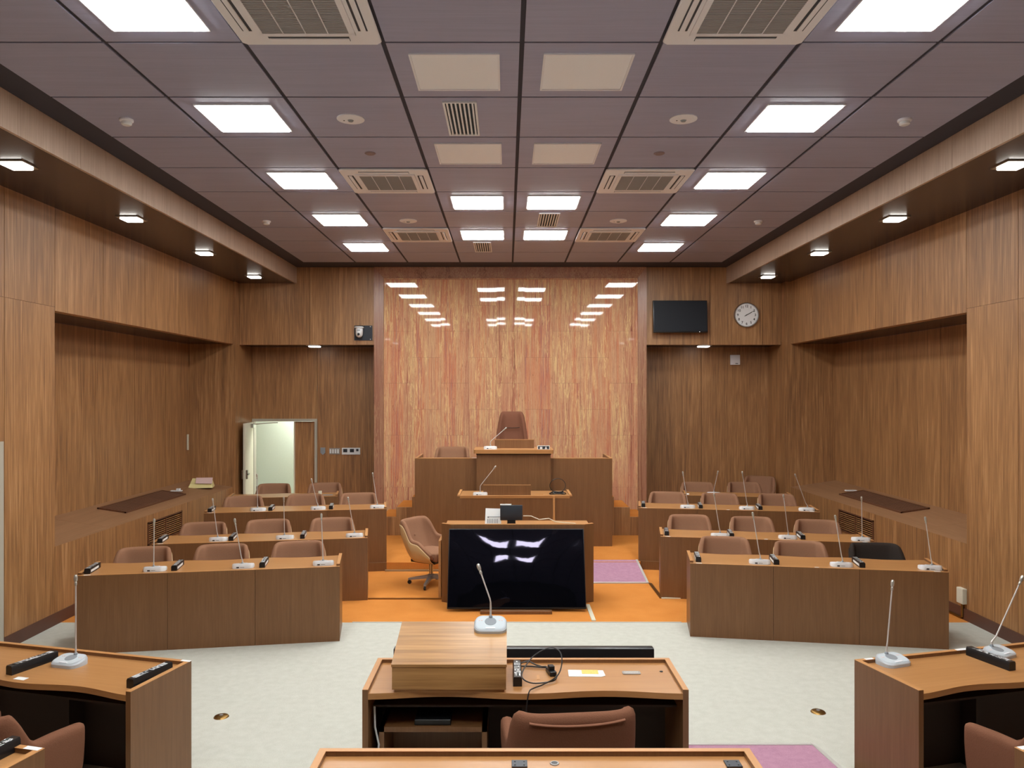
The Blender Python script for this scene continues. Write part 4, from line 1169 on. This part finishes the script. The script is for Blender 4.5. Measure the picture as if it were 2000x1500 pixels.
# ------------------------------------------------------------------ microphones
def rrect(w_, h_, r, n=6):
    pts = []
    for cx_, cy_, a0 in ((w_ - r, h_ - r, 0), (-w_ + r, h_ - r, 90), (-w_ + r, -h_ + r, 180), (w_ - r, -h_ + r, 270)):
        for k in range(n + 1):
            a = math.radians(a0 + 90 * k / n); pts.append((cx_ + r * math.cos(a), cy_ + r * math.sin(a)))
    return pts
MIC_ME = {}
def mic_mesh(key, fn, mat):
    if key not in MIC_ME:
        mb = MB(); fn(mb); o = mb.build('tmp', mat); MIC_ME[key] = o.data; bpy.data.objects.remove(o)
    return MIC_ME[key]
def taper(mb, pts, z0a, z0b, hf, hb, dy):
    """base whose top slopes: hf high at -y, hb high at +y"""
    b = bmesh.new()
    lo = [b.verts.new((x, y, 0)) for x, y in pts]
    mid = [b.verts.new((x, y, (hf + (hb - hf) * (y + dy) / (2 * dy)) * .72)) for x, y in pts]
    hi = [b.verts.new((x * .93, y * .92, hf + (hb - hf) * (y + dy) / (2 * dy))) for x, y in pts]
    n = len(pts)
    b.faces.new(lo[::-1]); b.faces.new(hi)
    for A_, B_ in ((lo, mid), (mid, hi)):
        for i in range(n): b.faces.new((A_[i], A_[(i + 1) % n], B_[(i + 1) % n], B_[i]))
    bmesh.ops.recalc_face_normals(b, faces=b.faces[:]); mb.add(b)

def microphone(label, loc, rz, tip, bend=.0, group='gooseneck microphones', tint='row', rot=None):
    """base with the stalk at its far (+y) edge; tip = stalk end relative to the stalk foot, in local axes"""
    t = thing('microphone', label, 'microphone', loc, rz, group, rot)
    P = rrect(.105, .072, .05)
    def part(name, key, fn, mat, parent=t):
        me = mic_mesh(key + str(mat), fn, mat); o = bpy.data.objects.new(name, me); C.objects.link(o); o.parent = parent; return o
    bs = part('base', 'base', lambda mb: taper(mb, P, 0, 0, .026, .052, .072), 'white' if tint == 'row' else 'lightgray')
    def topf(mb):
        b = bmesh.new()
        q = [(x * .86, y * .82) for x, y in P]
        f = lambda y: .0265 + .026 * (y + .072) / .144 + .0006
        b.faces.new([b.verts.new((x, y, f(y))) for x, y in q]); mb.add(b)
        
    part('control_face', 'face', topf, 'lightgray' if tint == 'row' else 'facegray')
    sl = Matrix.Translation((0, .012, .0415)) @ Matrix.Rotation(math.atan2(.026, .144), 4, 'X')
    part('speaker_disc', 'disc', lambda mb: mb.lathe([(0, .0032), (.036, .0028), (.038, 0)], 28, sl), 'midgray')
    part('display', 'disp', lambda mb: mb.box(-.03, .03, -.054, -.042, .029, .0335, .001, 1), 'offwhite')
    def btn(mb):
        for sx in (-1, 1):
            for k in (0, 1): mb.box(sx * .065 - .012 + k * .016, sx * .065 - .003 + k * .016, .018, .026, .037, .0450)
    part('buttons', 'btn', btn, 'pinkpaper')
    part('port', 'port', lambda mb: (mb.box(.03, .055, .0695, .0745, .008, .020), mb.box(-.02, .02, .0695, .0738, .013, .016)), 'black')
    foot = Vector((0, .052, .048))
    tipv = foot + Vector(tip)
    L = (tipv - foot).length
    mid = foot + Vector((0, 0, L * bend))
    if bend > 0:
        path = [foot, foot + Vector((0, 0, L * bend * .5)), mid * .92 + foot * .08]
        dv = tipv - mid
        path += [mid + dv * .06, mid + dv * .15, mid + dv * .5, tipv]
    else:
        path = [foot, foot + Vector((0, 0, .03)), foot + (tipv - foot) * .15, foot + (tipv - foot) * .5, tipv]
    mb = MB(); mb.tube(path, [.0062] * 2 + [.0048] * (len(path) - 2), 8); mb.build('gooseneck', 'stalk', t)
    mb = MB(); mb.lathe([(.013, 0), (.012, .016), (.007, .022)], 14, Matrix.Translation((foot.x, foot.y, foot.z - .006))); mb.build('collar', 'midgray', t)
    dv = (path[-1] - path[-2]).normalized()
    Q = dv.to_track_quat('Z', 'Y').to_matrix().to_4x4()
    mb = MB(); mb.lathe([(.005, -.05), (.0085, -.042), (.0085, -.028), (.0065, -.024), (.0105, -.016), (.012, 0), (.0115, .014), (.007, .022), (0, .024)], 14, Matrix.Translation(tipv) @ Q); mb.build('capsule', 'capsule', t)
    return t
M['stalk'] = plain('stalk_metal', srgb(206, 200, 196), 0.35, 0.35)
M['capsule'] = plain('capsule_metal', srgb(186, 182, 174), 0.3, 0.6)
M['facegray'] = plain('face_gray', srgb(196, 204, 210), 0.3)
MIC = {'L1': [(.68, .010, .50), (1.52, -.073, .48), (2.31, -.016, .51)], 'L2': [(.72, -.055, .49), (1.49, -.006, .49), (2.32, -.076, .47)],
       'L3': [(.70, -.007, .50), (1.52, -.088, .42), (2.35, -.066, .49)], 'R1': [(.71, -.080, .515), (1.51, -.078, .505), (2.35, -.072, .51)],
       'R2': [(.72, -.076, .515), (1.52, -.062, .52), (2.36, -.012, .51)], 'R3': [(.70, -.074, .505), (1.52, -.073, .52), (2.33, -.173, .50)]}
ZT = DH - .0005
for key, loc, a, side, nm in ROWS:
    for i, (s, dx, h) in enumerate(MIC[key]):
        lab = 'white gooseneck microphone on the %s desk row on the %s, %s' % (nm, side, SEAT[key[0]][i])
        # stalk on the viewer's side: base turned round
        rz = a + PI
        lx = dx * math.cos(-rz); ly = dx * math.sin(-rz)
        microphone(lab, on(key, s, .125, ZT), rz, (lx, ly + .02, h - .045), 0)
microphone('white gooseneck microphone on the right back-row desk', on('R4', .47, .14, ZT), -A + PI, (-.06, .02, .33), .12)
microphone('gray gooseneck microphone on the left desk between two black name bars', (-2.865, 5.03, .736), -NA, (-.02, .02, .50), 0, tint='near')
sl = math.atan2(.115, .465)
microphone('gray gooseneck microphone on the slanted lectern box of the centre desk', (-.105, 4.945, tt + .282 - .026 + .008), 0, (-.078, .11, .30), .36, tint='near', rot=(sl, 0, 0))
microphone('gray gooseneck microphone at the aisle end of the right near desk', (2.535, 5.045, .736), .35, (.085, .03, .455), 0, tint='near')
microphone('gray gooseneck microphone behind the black name bar on the right desk', (3.335, 5.20, .736), .5, (.20, -.09, .46), 0, tint='near')
microphone('white gooseneck microphone on the tall central desk of the dais', (-.26, 12.12, ztop), PI, (-.24, -.02, .28), .2)
microphone('white gooseneck microphone on the podium before the dais', (-.385, 11.12, .12 + .935), PI, (-.215, -.02, .36), .22)

# ------------------------------------------------------------------ name bars
def name_bar(label, loc, rz, L=.30, big=False, seed=0):
    """black bar with white characters on top, long axis along local y"""
    t = thing('name_bar', label, 'name plate', loc, rz, 'black name bars')
    h = .052 if not big else .058
    hw = .027
    mb = MB(); mb.prism([(-hw, 0), (hw, 0), (hw, h * .8), (hw - .006, h), (-hw + .006, h), (-hw, h * .8)], -L / 2, L / 2, mat=Matrix.Rotation(PI / 2, 4, 'X')); mb.build('bar', 'black', t)
    rng = random.Random(seed)
    mb = MB(); n = 4 if not big else 6
    add_glyphs(mb, n, .043, h + .0002, 0, -L * .36, 0, L * .72 / (n - 1), rng); mb.build('lettering', 'white', t)
    if not big:
        for s_ in (-1, 1):
            mb = MB(); mb.box(min(s_ * hw, s_ * (hw + .0008)), max(s_ * hw, s_ * (hw + .0008)), -L * .42, L * .30, .012, .034); mb.build('side_label', 'paper', t)
    return t
PLT = {'L1': [.07, .87, 1.71], 'L2': [.07, .87, 1.70], 'L3': [.06, .87, 1.70], 'R1': [.09, .87, 1.70], 'R2': [.08, .86, 1.69], 'R3': [.07, .88, 1.70]}
k = 0
for key, loc, a, side, nm in ROWS:
    for i, s in enumerate(PLT[key]):
        k += 1
        name_bar('black name bar, %s desk row on the %s, %s' % (nm, side, SEAT[key[0]][i]), on(key, s, .215, ZT), a, .29, False, k)
name_bar('black name bar left of the near left microphone', (-3.08, 4.99, .736), -.38, .32, True, 31)
name_bar('black name bar at the right end of the near left desk', (-2.215, 4.77, .736), -.33, .32, True, 32)
name_bar('black name bar beside the slanted lectern box', (.065, 4.80, .736), 0, .30, True, 33)
name_bar('black name bar in front of the rightmost near microphone', (3.19, 5.07, .736), .30, .32, True, 34)
name_bar('black name bar on the bottom left desk corner', (-2.27, 3.32, TZ + .716), -NA, .34, True, 35)

# ------------------------------------------------------------------ things on the centre desk
zt = .737
t = thing('power_adapter', 'black power adapter with looped cable on the centre desk', 'adapter', (.28, 4.86, zt))
mb = MB(); mb.box(-.022, .022, -.05, .05, 0, .03, .004, 1, mat=rot_z(.25)); mb.box(-.018, .018, -.02, .02, .03, .055, .003, 1, mat=rot_z(.25)); mb.build('body', 'black', t)
loop = []
ctrl = [(.02, -.05, .012), (.03, -.10, .02), (-.0, -.155, .012), (-.12, -.19, .012), (-.185, -.15, .03), (-.17, -.06, .06), (-.10, .06, .10), (.0, .11, .13), (.06, .06, .12), (.065, -.04, .08), (.03, -.12, .03), (-.06, -.21, .012), (-.12, -.27, .012), (-.15, -.325, .008), (-.165, -.36, -.08), (-.165, -.37, -.2)]
for i in range(len(ctrl) - 1):
    p0, p1, p2, p3 = [Vector(ctrl[max(0, min(len(ctrl) - 1, i + q))]) for q in (-1, 0, 1, 2)]
    for s in range(6):
        u = s / 6
        loop.append(0.5 * ((2 * p1) + (p2 - p0) * u + (2 * p0 - 5 * p1 + 4 * p2 - p3) * u * u + (3 * p1 - p0 - 3 * p2 + p3) * u ** 3))
mb = MB(); mb.tube(loop, .0042, 6); mb.build('cable', 'black', t)
mb = MB(); mb.tube([(-.19, .14, .02), (-.14, .15, .03), (-.09, .12, .014), (-.05, .09, .012), (-.02, .08, .012)], .005, 6); mb.tube([(-.19, .11, .01), (-.12, .10, .012), (-.06, .085, .012)], .005, 6); mb.lathe([(.006, 0), (.008, .03), (.004, .04)], 8, Matrix.Translation((-.06, .088, .012)) @ Matrix.Rotation(PI / 2, 4, 'Y')); mb.build('leads', 'black', t)
t = thing('paper_note', 'white paper note with a yellow card on the centre desk', 'paper', (.505, 4.865, zt), rz=-.03)
mb = MB(); mb.prism([(-.115, -.055), (.09, -.055), (.115, -.035), (.108, .055), (-.115, .058)], 0, .002); mb.build('sheet', 'paper', t)
mb = MB(); mb.prism([(-.03, -.012), (.075, -.012), (.075, .056), (-.03, .056)], .002, .004); mb.build('card', 'yellow', t)
mb = MB()
rng = random.Random(3)
for k in range(26): mb.box(-.09 + k * .0065, -.09 + k * .0065 + .004, -.045 + .001 * (k % 3), -.040 + .001 * (k % 2), .002, .0025)
mb.build('print', 'midgray', t)
t = thing('metal_plate', 'small gray engraved plate at the right of the centre desk', 'plate', (.79, 4.875, zt))
mb = MB(); mb.prism(rrect(.057, .026, .01, 3), 0, .004); mb.build('plate', 'steelgray', t)
mb = MB()
for j in range(3):
    for k in range(9): mb.box(-.044 + k * .01, -.038 + k * .01, -.014 + j * .011, -.008 + j * .011, .004, .0046)
mb.build('marks', 'alu', t)
mb = MB(); mb.box(-.009, .009, -.04, .04, 0, .001)
tag(mb.build('tape_strip', M['edge'], None, (.195, 4.80, zt)), 'pale strip of tape on the centre desk inside the cable loop', 'tape')
mb = MB(); mb.lathe([(0, .004), (.009, .004), (.011, 0)], 14)
tag(mb.build('desk_plug', 'black', None, (.985, 4.90, zt)), 'tiny black plug at the right end of the centre desk top', 'plug')
# things on the bottom desk
zt = TZ + .735 - .023
for nm, x in (('middle', .055), ('right end', .985)):
    t = thing('hinge_plate', 'black metal plate at the %s of the bottom desk' % nm, 'plate', (x, 3.345, zt))
    mb = MB(); mb.box(-.034, .034, -.03, .03, 0, .006, .001, 1); mb.build('plate', 'darkplate', t)
    mb = MB()
    for sx in (-.02, .02):
        for sy in (-.015, .015): mb.lathe([(0, .008), (.004, .008), (.004, .006)], 8, Matrix.Translation((sx, sy, 0)))
    mb.build('screws', 'black', t)
t = thing('cable_grommet', 'small round cable hole in the bottom desk top', 'grommet', (.208, 3.355, zt))
mb = MB(); mb.lathe([(.014, .0), (.014, .003), (.019, .003), (.021, 0)], 20, None, False); mb.build('ring', 'steelgray', t)
mb = MB(); mb.lathe([(0, .0015), (.014, .0015), (.014, 0)], 20); mb.build('hole', 'black', t)

# small things left on the back-row desks, the dais and in the corridor
t = thing('desk_stand', 'small white block and dark pen on the left back-row desk', 'desk item', on('L4', 1.42, .12, ZT), A)
mb = MB(); mb.box(-.03, .025, -.02, .02, 0, .075, .006, 2); mb.build('block', 'cream', t)
mb = MB(); mb.box(.04, .2, -.012, .012, 0, .012, .003, 1); mb.build('pen', 'midgray', t)
mb = MB(); mb.box(-.02, .02, -.012, .012, 0, .02, .004, 1)
tag(mb.build('desk_eraser', 'paper', None, on('R4', .06, .08, ZT), -A), 'tiny white block at the near end of the right back-row desk', 'desk item')
mb = MB(); mb.box(-.05, .05, -.03, .03, 0, .012, .002, 1)
tag(mb.build('note_pad', 'creamplastic', None, (1.17, 12.2, .12 + 1.355)), 'small pale pad lying on the right wing of the dais', 'note pad')
t = thing('fire_extinguisher', 'dark red bottle-shaped extinguisher on the corridor floor behind the open door', 'extinguisher', (-5.10, 15.6, .12))
mb = MB(); mb.lathe([(0, 0), (.06, 0), (.065, .02), (.065, .36), (.05, .42), (.022, .45), (.022, .48), (0, .48)], 20); mb.build('body', 'red', t)
mb = MB(); mb.box(-.015, .05, -.012, .012, .48, .53); mb.tube([(-.02, 0, .49), (-.06, 0, .47), (-.085, 0, .38), (-.08, 0, .2)], .01); mb.build('valve_hose', 'black', t)
mb = MB(); mb.lathe([(.0655, .14), (.0655, .26)], 20, None, False); mb.build('label_band', 'paper', t)
